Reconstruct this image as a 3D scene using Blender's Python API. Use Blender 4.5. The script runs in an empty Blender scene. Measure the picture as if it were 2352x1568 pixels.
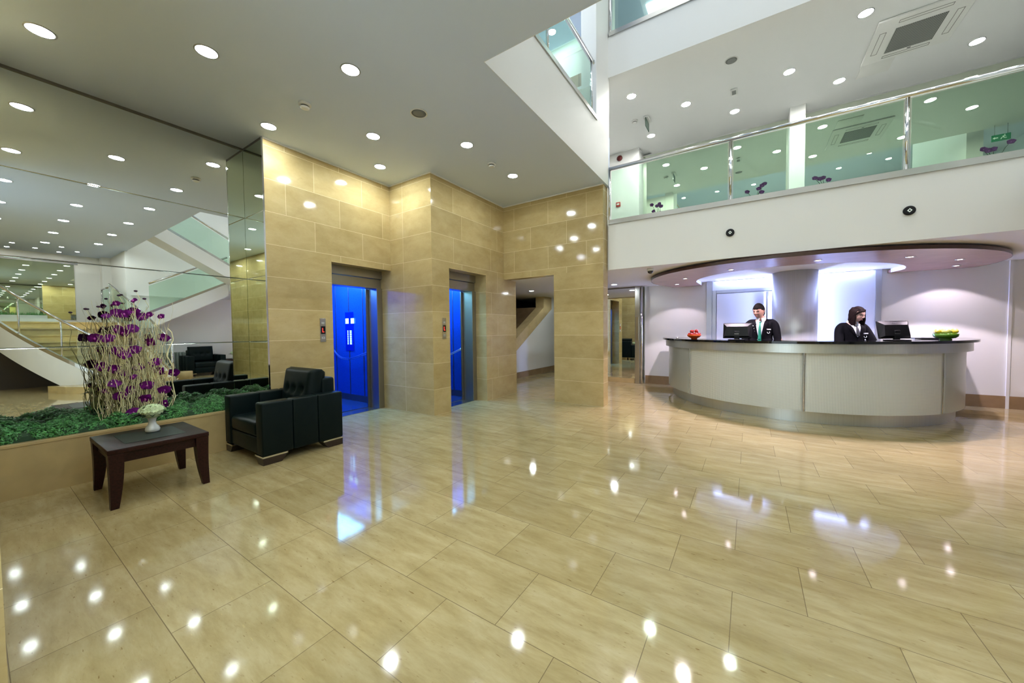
import bpy, bmesh, math, random
from mathutils import Vector, Matrix
S = bpy.context.scene
C = S.collection
PI = math.pi
rnd = random.Random(7)

# ------------------------------------------------------------------ measures
CAM_Z = 1.35
XM = -5.677            # mirror wall
X1 = -5.124            # stone face of the near lift
X2 = -4.141            # stone face of the far lift
X3 = -2.085            # stone pillar corner
X4 = -3.022
YP = 2.124             # mirrored return
Y2 = 4.03
Y3 = 6.005
Y4 = 6.24
H = 3.8                # lobby ceiling
HS = 2.366             # soffit under the gallery
HE = 2.385             # lift lintel
YB = 9.15              # back wall
YM = 9.38              # gallery mirror
G0 = 3.15              # gallery floor
S2 = 5.62              # gallery ceiling
TOP = 8.6
ROW = 0.4125
def yF(x): return 6.17 + 0.026 * (x + 2.1)

# ------------------------------------------------------------------ materials
def nmat(name):
    m = bpy.data.materials.new(name); m.use_nodes = True
    nt = m.node_tree
    return m, nt, nt.nodes['Principled BSDF']

def mat(name, col, rough=0.5, metal=0.0, spec=0.5, emis=None, estr=0.0, var=0.0, vscale=8.0, bump=0.0, bscale=60.0, coat=0.0, trans=0.0, vstretch=None):
    m, nt, b = nmat(name)
    b.inputs['Base Color'].default_value = (*col, 1)
    b.inputs['Roughness'].default_value = rough
    b.inputs['Metallic'].default_value = metal
    b.inputs['Specular IOR Level'].default_value = spec
    b.inputs['Coat Weight'].default_value = coat
    b.inputs['Coat Roughness'].default_value = 0.05
    if emis:
        b.inputs['Emission Color'].default_value = (*emis, 1)
        b.inputs['Emission Strength'].default_value = estr
    if var > 0 or bump > 0:
        tc = nt.nodes.new('ShaderNodeTexCoord')
        mp = nt.nodes.new('ShaderNodeMapping')
        nt.links.new(tc.outputs['Object'], mp.inputs['Vector'])
        if vstretch: mp.inputs['Scale'].default_value = vstretch
    if var > 0:
        n = nt.nodes.new('ShaderNodeTexNoise'); n.inputs['Scale'].default_value = vscale; n.inputs['Detail'].default_value = 5
        nt.links.new(mp.outputs['Vector'], n.inputs['Vector'])
        r = nt.nodes.new('ShaderNodeValToRGB')
        r.color_ramp.elements[0].position = 0.3; r.color_ramp.elements[1].position = 0.7
        r.color_ramp.elements[0].color = tuple(max(0, c * (1 - var)) for c in col) + (1,)
        r.color_ramp.elements[1].color = tuple(min(1, c * (1 + var)) for c in col) + (1,)
        nt.links.new(n.outputs['Fac'], r.inputs['Fac']); nt.links.new(r.outputs['Color'], b.inputs['Base Color'])
    if bump > 0:
        n2 = nt.nodes.new('ShaderNodeTexNoise'); n2.inputs['Scale'].default_value = bscale; n2.inputs['Detail'].default_value = 4
        nt.links.new(mp.outputs['Vector'], n2.inputs['Vector'])
        bp = nt.nodes.new('ShaderNodeBump'); bp.inputs['Strength'].default_value = bump; bp.inputs['Distance'].default_value = 0.01
        nt.links.new(n2.outputs['Fac'], bp.inputs['Height']); nt.links.new(bp.outputs['Normal'], b.inputs['Normal'])
    return m

def tile_mat(name, base, dark, light, joint, rough, floor=False, jsize=0.0035, bw=0.6, stag=0.5, offs=(0, 0), streak=(1, 1), patch=0.0, spots=0.3):
    """polished stone tiles 0.60 x 0.4125 laid in half bond; world position drives the pattern"""
    m, nt, b = nmat(name); N = nt.nodes; L = nt.links
    geo = N.new('ShaderNodeNewGeometry'); sp = N.new('ShaderNodeSeparateXYZ'); L.new(geo.outputs['Position'], sp.inputs[0])
    cb = N.new('ShaderNodeCombineXYZ')
    def math_(op, a, bb):
        n = N.new('ShaderNodeMath'); n.operation = op
        for i, v in enumerate((a, bb)):
            if isinstance(v, (int, float)): n.inputs[i].default_value = v
            elif v is not None: L.new(v, n.inputs[i])
        return n.outputs[0]
    if floor:
        u = math_('SUBTRACT', sp.outputs['X'], offs[0]); v = math_('SUBTRACT', sp.outputs['Y'], offs[1])
    else:
        ns = N.new('ShaderNodeSeparateXYZ'); L.new(geo.outputs['True Normal'], ns.inputs[0])
        ax = math_('GREATER_THAN', math_('ABSOLUTE', ns.outputs['X'], None), 0.5)
        ay = math_('SUBTRACT', 1.0, ax)
        u = math_('ADD', math_('MULTIPLY', math_('SUBTRACT', sp.outputs['Y'], offs[1]), ax), math_('MULTIPLY', math_('SUBTRACT', sp.outputs['X'], offs[0]), ay))
        v = sp.outputs['Z']
    L.new(u, cb.inputs[0]); L.new(v, cb.inputs[1])
    br = N.new('ShaderNodeTexBrick'); L.new(cb.outputs[0], br.inputs['Vector'])
    br.offset = stag; br.offset_frequency = 2; br.squash = 1.0
    br.inputs['Scale'].default_value = 1.0; br.inputs['Brick Width'].default_value = bw; br.inputs['Row Height'].default_value = ROW
    br.inputs['Mortar Size'].default_value = jsize; br.inputs['Mortar Smooth'].default_value = 0.1; br.inputs['Bias'].default_value = 0.0
    br.inputs['Color1'].default_value = (1, 1, 1, 1); br.inputs['Color2'].default_value = (0.80, 0.78, 0.73, 1); br.inputs['Mortar'].default_value = (1, 1, 1, 1)
    mp = N.new('ShaderNodeMapping'); mp.inputs['Scale'].default_value = (streak[0], streak[1], 1); L.new(cb.outputs[0], mp.inputs['Vector'])
    n1 = N.new('ShaderNodeTexNoise'); n1.inputs['Scale'].default_value = 5.0 if floor else 2.6; n1.inputs['Detail'].default_value = 8; n1.inputs['Roughness'].default_value = 0.68; n1.inputs['Distortion'].default_value = 0.25
    L.new(mp.outputs[0], n1.inputs['Vector'])
    r1 = N.new('ShaderNodeValToRGB'); e = r1.color_ramp.elements
    e[0].position = 0.32; e[0].color = (*dark, 1); e[1].position = 0.68; e[1].color = (*light, 1)
    k = e.new(0.5); k.color = (*base, 1)
    L.new(n1.outputs['Fac'], r1.inputs['Fac'])
    # fine dark veins / flecks
    n2 = N.new('ShaderNodeTexNoise'); n2.inputs['Scale'].default_value = 16 if floor else 9; n2.inputs['Detail'].default_value = 9; n2.inputs['Roughness'].default_value = 0.75; n2.inputs['Distortion'].default_value = 1.5
    L.new(mp.outputs[0], n2.inputs['Vector'])
    r2 = N.new('ShaderNodeValToRGB'); q = r2.color_ramp.elements
    q[0].position = 0.30; q[0].color = (0.62, 0.55, 0.42, 1); q[1].position = 0.42; q[1].color = (1, 1, 1, 1)
    L.new(n2.outputs['Fac'], r2.inputs['Fac'])
    def mix(mode, fac, a, c):
        n = N.new('ShaderNodeMixRGB'); n.blend_type = mode
        if isinstance(fac, (int, float)): n.inputs[0].default_value = fac
        else: L.new(fac, n.inputs[0])
        for i, vv in ((1, a), (2, c)):
            if isinstance(vv, tuple): n.inputs[i].default_value = (*vv, 1)
            else: L.new(vv, n.inputs[i])
        return n.outputs[0]
    col = mix('MULTIPLY', spots, r1.outputs['Color'], r2.outputs['Color'])
    # fossil flecks
    n4 = N.new('ShaderNodeTexNoise'); n4.inputs['Scale'].default_value = 34; n4.inputs['Detail'].default_value = 3; L.new(mp.outputs[0], n4.inputs['Vector'])
    r4 = N.new('ShaderNodeValToRGB'); w4 = r4.color_ramp.elements
    w4[0].position = 0.27; w4[0].color = (0.55, 0.45, 0.33, 1); w4[1].position = 0.33; w4[1].color = (1, 1, 1, 1)
    x4 = w4.new(0.70); x4.color = (1, 1, 1, 1); y4 = w4.new(0.76); y4.color = (1.25, 1.22, 1.15, 1)
    L.new(n4.outputs['Fac'], r4.inputs['Fac']); col = mix('MULTIPLY', 0.8 if floor else 0.35, col, r4.outputs['Color'])
    col = mix('MULTIPLY', 0.75, col, br.outputs['Color'])
    col = mix('MIX', br.outputs['Fac'], col, joint)
    L.new(col, b.inputs['Base Color'])
    b.inputs['Roughness'].default_value = rough
    b.inputs['Specular IOR Level'].default_value = 0.5
    # slight waviness of the polish
    n3 = N.new('ShaderNodeTexNoise'); n3.inputs['Scale'].default_value = 14; n3.inputs['Detail'].default_value = 3; L.new(cb.outputs[0], n3.inputs['Vector'])
    rr = N.new('ShaderNodeMapRange'); rr.inputs['To Min'].default_value = rough * 0.7; rr.inputs['To Max'].default_value = rough * 1.5
    L.new(n3.outputs['Fac'], rr.inputs['Value']); L.new(rr.outputs[0], b.inputs['Roughness'])
    bp = N.new('ShaderNodeBump'); bp.inputs['Strength'].default_value = 0.05; bp.inputs['Distance'].default_value = 0.002
    L.new(n3.outputs['Fac'], bp.inputs['Height']); L.new(bp.outputs['Normal'], b.inputs['Normal'])
    return m

def glass_mat(name, tint, refl=1.0, ior=1.45):
    """thin sheet of tinted glass: looks straight through, mirrors at grazing angles"""
    m = bpy.data.materials.new(name); m.use_nodes = True; nt = m.node_tree; N = nt.nodes; L = nt.links
    N.remove(N['Principled BSDF'])
    t = N.new('ShaderNodeBsdfTransparent'); t.inputs['Color'].default_value = (*tint, 1)
    g = N.new('ShaderNodeBsdfGlossy'); g.inputs['Roughness'].default_value = 0.01; g.inputs['Color'].default_value = (0.9, 1.0, 0.95, 1)
    f = N.new('ShaderNodeFresnel'); gg = N.new('ShaderNodeNewGeometry'); mi = N.new('ShaderNodeMix')
    mi.inputs[2].default_value = ior; mi.inputs[3].default_value = 1/ior
    L.new(gg.outputs['Backfacing'], mi.inputs[0]); L.new(mi.outputs[0], f.inputs['IOR'])   # same reflectance on both faces of the sheet
    mx = N.new('ShaderNodeMixShader'); L.new(f.outputs[0], mx.inputs[0]); L.new(t.outputs[0], mx.inputs[1]); L.new(g.outputs[0], mx.inputs[2])
    L.new(mx.outputs[0], N['Material Output'].inputs['Surface'])
    return m

def emit_mat(name, col, strength):
    m = bpy.data.materials.new(name); m.use_nodes = True; nt = m.node_tree; N = nt.nodes
    N.remove(N['Principled BSDF'])
    e = N.new('ShaderNodeEmission'); e.inputs['Color'].default_value = (*col, 1); e.inputs['Strength'].default_value = strength
    nt.links.new(e.outputs[0], N['Material Output'].inputs['Surface'])
    return m

M = {}
M['white'] = mat('white_plaster', (0.80, 0.80, 0.77), 0.55)
M['ceiling'] = mat('ceiling_plaster', (0.63, 0.72, 0.88), 0.6)
M['ceiling_white'] = mat('white_ceiling_plaster', (0.82, 0.83, 0.82), 0.6)
STONE = ((0.55, 0.425, 0.205), (0.49, 0.37, 0.165), (0.61, 0.485, 0.25), (0.86, 0.74, 0.46), 0.075)
M['stone'] = tile_mat('stone_wall_tiles', *STONE, offs=(0.24, 0.13), streak=(0.9, 1.6), spots=0.25, jsize=0.0022, bw=0.75)
M['stone_wide'] = tile_mat('wide_stone_wall_tiles', *STONE, offs=(-3.04, 2.05), streak=(0.9, 1.6), spots=0.25, jsize=0.0022, bw=0.96, stag=0.0)
M['stone_far'] = tile_mat('far_stone_wall_tiles', *STONE, offs=(-4.80, 5.78), streak=(0.9, 1.6), spots=0.25, jsize=0.0022, bw=1.04, stag=0.2)
M['stone_return'] = tile_mat('return_stone_wall_tiles', *STONE, offs=(-4.80, 5.78), streak=(0.9, 1.6), spots=0.25, jsize=0.0022, bw=0.66, stag=0.0)
M['floor'] = tile_mat('marble_floor_tiles', (0.50, 0.395, 0.195), (0.41, 0.31, 0.14), (0.575, 0.475, 0.265), (0.22, 0.16, 0.08), 0.065, floor=True, offs=(0.24, 0.05), streak=(0.55, 2.2), spots=0.5, jsize=0.0018)
M['slab_stone'] = mat('beige_stone', (0.56, 0.43, 0.21), 0.18, var=0.12, vscale=4)
M['skirting'] = mat('stone_skirting', (0.30, 0.20, 0.105), 0.2, var=0.12, vscale=5)
def mirror_mat(name, col):
    m, nt, b = nmat(name); b.inputs['Base Color'].default_value = (*col, 1); b.inputs['Metallic'].default_value = 1; b.inputs['Roughness'].default_value = 0.004
    return m
M['mirror'] = mirror_mat('silvered_mirror', (0.88, 0.905, 0.875))
M['mirror_gallery'] = mirror_mat('gallery_mirror_glass', (0.82, 0.88, 0.74))
M['mirror_green'] = mirror_mat('green_tinted_mirror', (0.70, 0.78, 0.58))
M['bevel'] = mat('bevelled_mirror_edge', (0.75, 0.8, 0.74), 0.12, 1.0)
M['steel'] = mat('brushed_steel', (0.60, 0.59, 0.56), 0.26, 1.0)
M['chrome'] = mat('polished_steel', (0.72, 0.72, 0.72), 0.09, 1.0)
M['satin'] = mat('satin_steel', (0.70, 0.73, 0.72), 0.32, 0.8, var=0.05, vscale=3, vstretch=(30, 30, 0.3))
M['lift_steel'] = mat('bronze_grey_steel', (0.36, 0.34, 0.30), 0.3, 0.9)
M['dark_steel'] = mat('dark_steel', (0.22, 0.21, 0.20), 0.3, 0.9)
M['glass'] = glass_mat('green_balustrade_glass', (0.82, 0.93, 0.865))
M['clear_glass'] = glass_mat('clear_glass', (0.90, 0.96, 0.93))
M['black_leather'] = mat('black_green_leather', (0.0024, 0.0075, 0.0075), 0.42, spec=0.14, bump=0.12, bscale=220)
M['wood'] = mat('dark_stained_wood', (0.024, 0.0065, 0.0045), 0.42, spec=0.22, var=0.4, vscale=6, vstretch=(1, 12, 12))
M['inlay'] = mat('dark_inlay_panel', (0.010, 0.022, 0.020), 0.45)
M['foot'] = mat('dark_wood_foot', (0.03, 0.018, 0.012), 0.3)
M['lamp'] = emit_mat('downlight_lens', (0.88, 0.98, 1.0), 80)
M['lamp_small'] = emit_mat('small_downlight_lens', (1.0, 0.98, 0.93), 30)
M['lamp_gallery'] = emit_mat('gallery_downlight_lens', (1.0, 1.0, 0.96), 190)
M['lamp_far'] = emit_mat('upper_floor_downlight_lens', (0.97, 1.0, 1.0), 60)
M['lamp_canopy'] = emit_mat('canopy_downlight_lens', (1.0, 0.84, 0.95), 14)
M['trim'] = mat('downlight_trim', (0.35, 0.36, 0.36), 0.3, 0.6)
M['plastic_white'] = mat('white_plastic', (0.75, 0.75, 0.72), 0.4)
M['grille'] = mat('grey_speaker_grille', (0.20, 0.21, 0.205), 0.6)
M['black'] = mat('black_plastic', (0.005, 0.005, 0.007), 0.45, spec=0.3)
M['black_gloss'] = mat('black_polished_granite', (0.006, 0.006, 0.008), 0.06, spec=0.6)
M['red'] = mat('red_plastic', (0.45, 0.02, 0.01), 0.35)
M['green_sign'] = mat('green_sign_face', (0.0, 0.16, 0.07), 0.4, emis=(0.0, 0.30, 0.12), estr=0.06)
M['sign_edge'] = mat('dark_sign_blade', (0.02, 0.05, 0.035), 0.3)
M['sign_white'] = mat('sign_white', (0.8, 0.85, 0.8), 0.4, emis=(0.8, 0.95, 0.85), estr=0.08)
M['canopy'] = mat('reddish_veneer', (0.40, 0.235, 0.19), 0.22, var=0.12, vscale=3, vstretch=(1, 10, 1))
M['canopy_edge'] = mat('dark_veneer_edge', (0.055, 0.022, 0.014), 0.3)
M['leaf'] = mat('hedge_leaf', (0.065, 0.26, 0.065), 0.40, var=0.65, vscale=30)
M['soil'] = mat('soil', (0.012, 0.018, 0.008), 0.9)
M['twig'] = mat('pale_twig', (0.88, 0.78, 0.47), 0.55, var=0.25, vscale=10)
M['twig_dark'] = mat('dark_red_twig', (0.055, 0.018, 0.014), 0.5)
M['orchid'] = mat('purple_petal', (0.125, 0.003, 0.150), 0.5, spec=0.2, var=0.45, vscale=25)
M['orchid_dark'] = mat('dark_purple_bud', (0.035, 0.004, 0.035), 0.5)
M['orchid_heart'] = mat('pink_orchid_heart', (0.55, 0.10, 0.50), 0.4)
M['bead'] = mat('pearl_bead', (0.75, 0.68, 0.55), 0.2)
M['porcelain'] = mat('white_porcelain', (0.78, 0.82, 0.80), 0.15)
M['petal_white'] = mat('greenish_white_petal', (0.66, 0.80, 0.50), 0.5, var=0.15, vscale=40)
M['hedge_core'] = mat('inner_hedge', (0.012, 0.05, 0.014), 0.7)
M['leaf_dark'] = mat('dark_leaf', (0.010, 0.03, 0.012), 0.4)
M['frosted'] = mat('frosted_glass_panel', (0.70, 0.72, 0.76), 0.32, spec=0.5)
M['panel_frame'] = mat('grey_aluminium', (0.45, 0.46, 0.48), 0.35, 0.6)
M['tube'] = emit_mat('blue_white_tube', (0.38, 0.46, 1.0), 80)
M['tube_cove'] = emit_mat('blue_cove_tube', (0.40, 0.50, 1.0), 10)
M['lift_lamp'] = emit_mat('lift_ceiling_light', (0.16, 0.50, 1.0), 8)
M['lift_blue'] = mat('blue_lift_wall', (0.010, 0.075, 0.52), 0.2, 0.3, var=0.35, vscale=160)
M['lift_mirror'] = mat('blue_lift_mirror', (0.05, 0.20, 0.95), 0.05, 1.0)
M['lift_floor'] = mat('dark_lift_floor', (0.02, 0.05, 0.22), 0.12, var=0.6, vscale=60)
M['lift_glow'] = emit_mat('lift_button_light', (0.25, 0.62, 1.0), 1.6)
M['red_led'] = emit_mat('red_display', (1.0, 0.03, 0.02), 1.6)
M['brown_door'] = mat('brown_wood_door', (0.30, 0.19, 0.11), 0.4, var=0.2, vscale=3, vstretch=(8, 8, 1))
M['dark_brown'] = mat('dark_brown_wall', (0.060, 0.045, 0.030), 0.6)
M['skin_man'] = mat('skin', (0.36, 0.19, 0.14), 0.5)
M['skin_woman'] = mat('fair_skin', (0.50, 0.30, 0.25), 0.5)
M['suit'] = mat('black_suit_cloth', (0.0025, 0.0025, 0.004), 0.85, spec=0.1, bump=0.1, bscale=300)
M['shirt'] = mat('white_shirt', (0.66, 0.69, 0.80), 0.6)
M['tie'] = mat('green_tie', (0.01, 0.20, 0.12), 0.5)
M['hair_man'] = mat('black_hair', (0.006, 0.0045, 0.0045), 0.8, spec=0.06, bump=0.5, bscale=90)
M['hair_woman'] = mat('dark_brown_hair', (0.008, 0.004, 0.004), 0.7, spec=0.08, bump=0.4, bscale=80, vstretch=(1, 1, 0.15))
M['lip'] = mat('lip', (0.30, 0.10, 0.09), 0.45)
M['eye'] = mat('dark_eye', (0.02, 0.012, 0.01), 0.3)
M['orange'] = mat('orange_glaze', (0.62, 0.085, 0.010), 0.2)
M['apple'] = mat('red_apple', (0.30, 0.012, 0.008), 0.25, var=0.4, vscale=20)
M['green_bowl'] = mat('green_glaze', (0.075, 0.20, 0.010), 0.2)
M['lemon'] = mat('yellow_lemon', (0.56, 0.42, 0.04), 0.4, bump=0.2, bscale=120)
M['lime'] = mat('green_yellow_lemon', (0.36, 0.38, 0.08), 0.4, bump=0.2, bscale=120)
M['radiator'] = mat('grey_green_radiator', (0.25, 0.30, 0.28), 0.4)
M['front_fill'] = emit_mat('cool_fill_glow', (0.78, 0.94, 1.0), 0.75)  # glow of the added fill panel behind the camera
M['sky'] = emit_mat('skylight_diffuser', (0.95, 1.0, 1.0), 0.8)
M['badge'] = mat('silver_badge', (0.75, 0.75, 0.78), 0.3, 0.3)
M['bark'] = mat('stem_green', (0.05, 0.09, 0.03), 0.6)

def counter_panel_mat():
    """pale perforated metal: a fine square grid of holes, driven by object coordinates along the arc"""
    m, nt, b = nmat('perforated_panel'); N = nt.nodes; L = nt.links
    uv = N.new('ShaderNodeUVMap')
    sp = N.new('ShaderNodeSeparateXYZ'); L.new(uv.outputs[0], sp.inputs[0])
    def wave(o):
        a = N.new('ShaderNodeMath'); a.operation = 'MULTIPLY'; a.inputs[1].default_value = 2 * PI / 0.0165; L.new(o, a.inputs[0])
        s = N.new('ShaderNodeMath'); s.operation = 'SINE'; L.new(a.outputs[0], s.inputs[0]); return s.outputs[0]
    mn = N.new('ShaderNodeMath'); mn.operation = 'MULTIPLY'
    a1 = N.new('ShaderNodeMath'); a1.operation = 'ADD'; a1.inputs[1].default_value = 1; L.new(wave(sp.outputs[0]), a1.inputs[0])
    a2 = N.new('ShaderNodeMath'); a2.operation = 'ADD'; a2.inputs[1].default_value = 1; L.new(wave(sp.outputs[1]), a2.inputs[0])
    L.new(a1.outputs[0], mn.inputs[0]); L.new(a2.outputs[0], mn.inputs[1])
    r = N.new('ShaderNodeValToRGB'); r.color_ramp.elements[0].position = 0.35; r.color_ramp.elements[1].position = 0.75
    r.color_ramp.elements[0].color = (0.80, 0.84, 0.81, 1); r.color_ramp.elements[1].color = (0.40, 0.43, 0.42, 1)
    d = N.new('ShaderNodeMath'); d.operation = 'MULTIPLY'; d.inputs[1].default_value = 0.33; L.new(mn.outputs[0], d.inputs[0])
    L.new(d.outputs[0], r.inputs['Fac']); L.new(r.outputs['Color'], b.inputs['Base Color'])
    b.inputs['Roughness'].default_value = 0.4; b.inputs['Metallic'].default_value = 0.15
    return m
M['perforated'] = counter_panel_mat()
M['panel_plain'] = mat('plain_grey_panel', (0.52, 0.57, 0.55), 0.3, 0.4)
M['column'] = mat('column_metal', (0.72, 0.73, 0.76), 0.36, 0.45, var=0.04, vscale=3, vstretch=(20, 20, 0.3))

def grille_mat():
    m, nt, b = nmat('fine_louvre_grille'); N = nt.nodes; L = nt.links
    tc = N.new('ShaderNodeTexCoord'); sp = N.new('ShaderNodeSeparateXYZ'); L.new(tc.outputs['Object'], sp.inputs[0])
    a = N.new('ShaderNodeMath'); a.operation = 'MULTIPLY'; a.inputs[1].default_value = 2 * PI / 0.018; L.new(sp.outputs[0], a.inputs[0])
    s = N.new('ShaderNodeMath'); s.operation = 'SINE'; L.new(a.outputs[0], s.inputs[0])
    r = N.new('ShaderNodeValToRGB'); r.color_ramp.elements[0].position = 0.3; r.color_ramp.elements[1].position = 0.7
    r.color_ramp.elements[0].color = (0.015, 0.016, 0.015, 1); r.color_ramp.elements[1].color = (0.30, 0.31, 0.29, 1)
    ad = N.new('ShaderNodeMath'); ad.operation = 'MULTIPLY_ADD'; ad.inputs[1].default_value = 0.5; ad.inputs[2].default_value = 0.5; L.new(s.outputs[0], ad.inputs[0])
    L.new(ad.outputs[0], r.inputs['Fac']); L.new(r.outputs['Color'], b.inputs['Base Color']); b.inputs['Roughness'].default_value = 0.5
    return m
M['louvre'] = grille_mat()

# ------------------------------------------------------------------ mesh builder
class MB:
    def __init__(s): s.bm = bmesh.new()
    def quad(s, pts, smooth=False):
        vs = [s.bm.verts.new(p) for p in pts]
        try:
            f = s.bm.faces.new(vs); f.smooth = smooth; return f
        except ValueError: return None
    def box(s, lo, hi, mtx=None):
        x0, y0, z0 = lo; x1, y1, z1 = hi
        p = [Vector(v) for v in ((x0,y0,z0),(x1,y0,z0),(x1,y1,z0),(x0,y1,z0),(x0,y0,z1),(x1,y0,z1),(x1,y1,z1),(x0,y1,z1))]
        if mtx: p = [mtx @ v for v in p]
        v = [s.bm.verts.new(q) for q in p]
        for f in ((0,3,2,1),(4,5,6,7),(0,1,5,4),(1,2,6,5),(2,3,7,6),(3,0,4,7)): s.bm.faces.new([v[i] for i in f])
        return s
    def rbox(s, lo, hi, r, mtx=None, seg=3):
        """box with rounded edges"""
        t = bmesh.new(); x0,y0,z0 = lo; x1,y1,z1 = hi
        v = [t.verts.new(q) for q in ((x0,y0,z0),(x1,y0,z0),(x1,y1,z0),(x0,y1,z0),(x0,y0,z1),(x1,y0,z1),(x1,y1,z1),(x0,y1,z1))]
        for f in ((0,3,2,1),(4,5,6,7),(0,1,5,4),(1,2,6,5),(2,3,7,6),(3,0,4,7)): t.faces.new([v[i] for i in f])
        bmesh.ops.bevel(t, geom=list(t.edges), offset=r, segments=seg, profile=0.5, affect='EDGES')
        s.merge(t, mtx, True); return s
    def merge(s, t, mtx=None, smooth=None):
        if mtx: bmesh.ops.transform(t, matrix=mtx, verts=list(t.verts))
        mp = {}
        for v in t.verts: mp[v] = s.bm.verts.new(v.co)
        for f in t.faces:
            try:
                g = s.bm.faces.new([mp[v] for v in f.verts]); g.smooth = f.smooth if smooth is None else smooth
            except ValueError: pass
        t.free(); return s
    def prism(s, pts, z0, z1, axis='z', smooth_side=False):
        """polygon extruded; axis z: pts are (x,y); x: pts are (y,z) between x=z0..z1; y: pts are (x,z)"""
        def P(p, h):
            return (p[0], p[1], h) if axis == 'z' else ((h, p[0], p[1]) if axis == 'x' else (p[0], h, p[1]))
        a = [s.bm.verts.new(P(p, z0)) for p in pts]; b = [s.bm.verts.new(P(p, z1)) for p in pts]
        n = len(pts)
        if smooth_side:      # caps get their own corners so the rim stays crisp
            ca = [s.bm.verts.new(P(p, z0)) for p in pts]; cb = [s.bm.verts.new(P(p, z1)) for p in pts]
        else: ca, cb = a, b
        try:
            s.bm.faces.new(ca[::-1]); s.bm.faces.new(cb)
        except ValueError: pass
        for i in range(n):
            f = s.bm.faces.new((a[i], a[(i+1) % n], b[(i+1) % n], b[i])); f.smooth = smooth_side
        return s
    def ribbon(s, top, bot, smooth=True):
        a = [s.bm.verts.new(p) for p in top]; b = [s.bm.verts.new(p) for p in bot]
        for i in range(len(a)-1):
            f = s.bm.faces.new((b[i], b[i+1], a[i+1], a[i])); f.smooth = smooth
        return s
    def loft(s, rings, cap=True, closed=True, smooth=True):
        R = [[s.bm.verts.new(p) for p in r] for r in rings]; n = len(R[0])
        for i in range(len(R)-1):
            for j in range(n if closed else n-1):
                k = (j+1) % n
                f = s.bm.faces.new((R[i][j], R[i][k], R[i+1][k], R[i+1][j])); f.smooth = smooth
        if cap and closed:
            for r in (R[0][::-1], R[-1]):
                try: s.bm.faces.new(r)
                except ValueError: pass
        return s
    def tube(s, pts, r, n=10, cap=True, smooth=True):
        pts = [Vector(p) for p in pts]; rs = r if isinstance(r, (list, tuple)) else [r]*len(pts)
        rings = []; up = None
        for i, p in enumerate(pts):
            if i == 0: d = pts[1]-p
            elif i == len(pts)-1: d = p-pts[i-1]
            else: d = (pts[i+1]-p).normalized() + (p-pts[i-1]).normalized()
            d.normalize()
            if up is None:
                up = Vector((0,0,1)) if abs(d.z) < 0.9 else Vector((1,0,0))
            a = d.cross(up)
            if a.length < 1e-5: a = d.cross(Vector((0,1,0)))
            a.normalize(); b = a.cross(d).normalized(); up = b
            rings.append([p + (a*math.cos(2*PI*j/n) + b*math.sin(2*PI*j/n))*rs[i] for j in range(n)])
        return s.loft(rings, cap, True, smooth)
    def lathe(s, prof, c=(0,0,0), n=32, mtx=None, smooth=True):
        rings = []
        for r, z in prof:
            ring = [Vector((c[0]+max(r,1e-4)*math.cos(2*PI*j/n), c[1]+max(r,1e-4)*math.sin(2*PI*j/n), c[2]+z)) for j in range(n)]
            if mtx: ring = [mtx @ v for v in ring]
            rings.append(ring)
        return s.loft(rings, True, True, smooth)
    def sphere(s, c, r, seg=16, rng=10, scale=(1,1,1), mtx=None):
        t = bmesh.new(); bmesh.ops.create_uvsphere(t, u_segments=seg, v_segments=rng, radius=r)
        m = Matrix.Translation(c) @ (mtx or Matrix()) @ Matrix.Diagonal((*scale, 1))
        return s.merge(t, m, True)
    def build(s, name, m, parent=None, bevel=0.0, recalc=True, loc=None):
        if recalc: bmesh.ops.recalc_face_normals(s.bm, faces=list(s.bm.faces))
        me = bpy.data.meshes.new(name); s.bm.to_mesh(me); s.bm.free()
        for mm in (m if isinstance(m, (list, tuple)) else [m]): me.materials.append(mm)
        o = bpy.data.objects.new(name, me); C.objects.link(o)
        if parent: o.parent = parent
        if bevel > 0:
            md = o.modifiers.new('bevel', 'BEVEL'); md.width = bevel; md.segments = 2; md.limit_method = 'ANGLE'; md.angle_limit = 0.6
        if loc is not None:
            shift(o, loc)
        return o

def shift(o, loc):
    """move the origin to loc keeping the world shape"""
    loc = Vector(loc); o.data.transform(Matrix.Translation(-loc)); o.location = loc

def tag(o, label, cat, group=None, kind=None):
    if label: o['label'] = label
    if cat: o['category'] = cat
    if group: o['group'] = group
    if kind: o['kind'] = kind
    return o
def thing(name, label, cat, loc=(0,0,0), rz=0.0, group=None, kind=None):
    o = bpy.data.objects.new(name, None); o.empty_display_size = 0.1; C.objects.link(o)
    o.location = loc; o.rotation_euler = (0, 0, rz)
    return tag(o, label, cat, group, kind)
def struct(name, mb, m, bevel=0.0):
    o = mb.build(name, m, None, bevel); o['kind'] = 'structure'; return o
def dup(root, loc, rz=0.0, label=None, group=None):
    r = root.copy(); C.objects.link(r); r.location = loc; r.rotation_euler = (0, 0, rz)
    if label: r['label'] = label
    if group: r['group'] = group
    def kids(a, b):
        for ch in list(a.children):
            c = ch.copy(); C.objects.link(c); c.parent = b; kids(ch, c)
    kids(root, r); return r
def local(o, root):
    """parent a mesh that was built in world space to a placed root, keeping its place"""
    o.parent = root; o.matrix_parent_inverse = Matrix.LocRotScale(root.location, root.rotation_euler.to_quaternion(), None).inverted(); return o
def B1(lo, hi): return MB().box(lo, hi)

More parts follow.
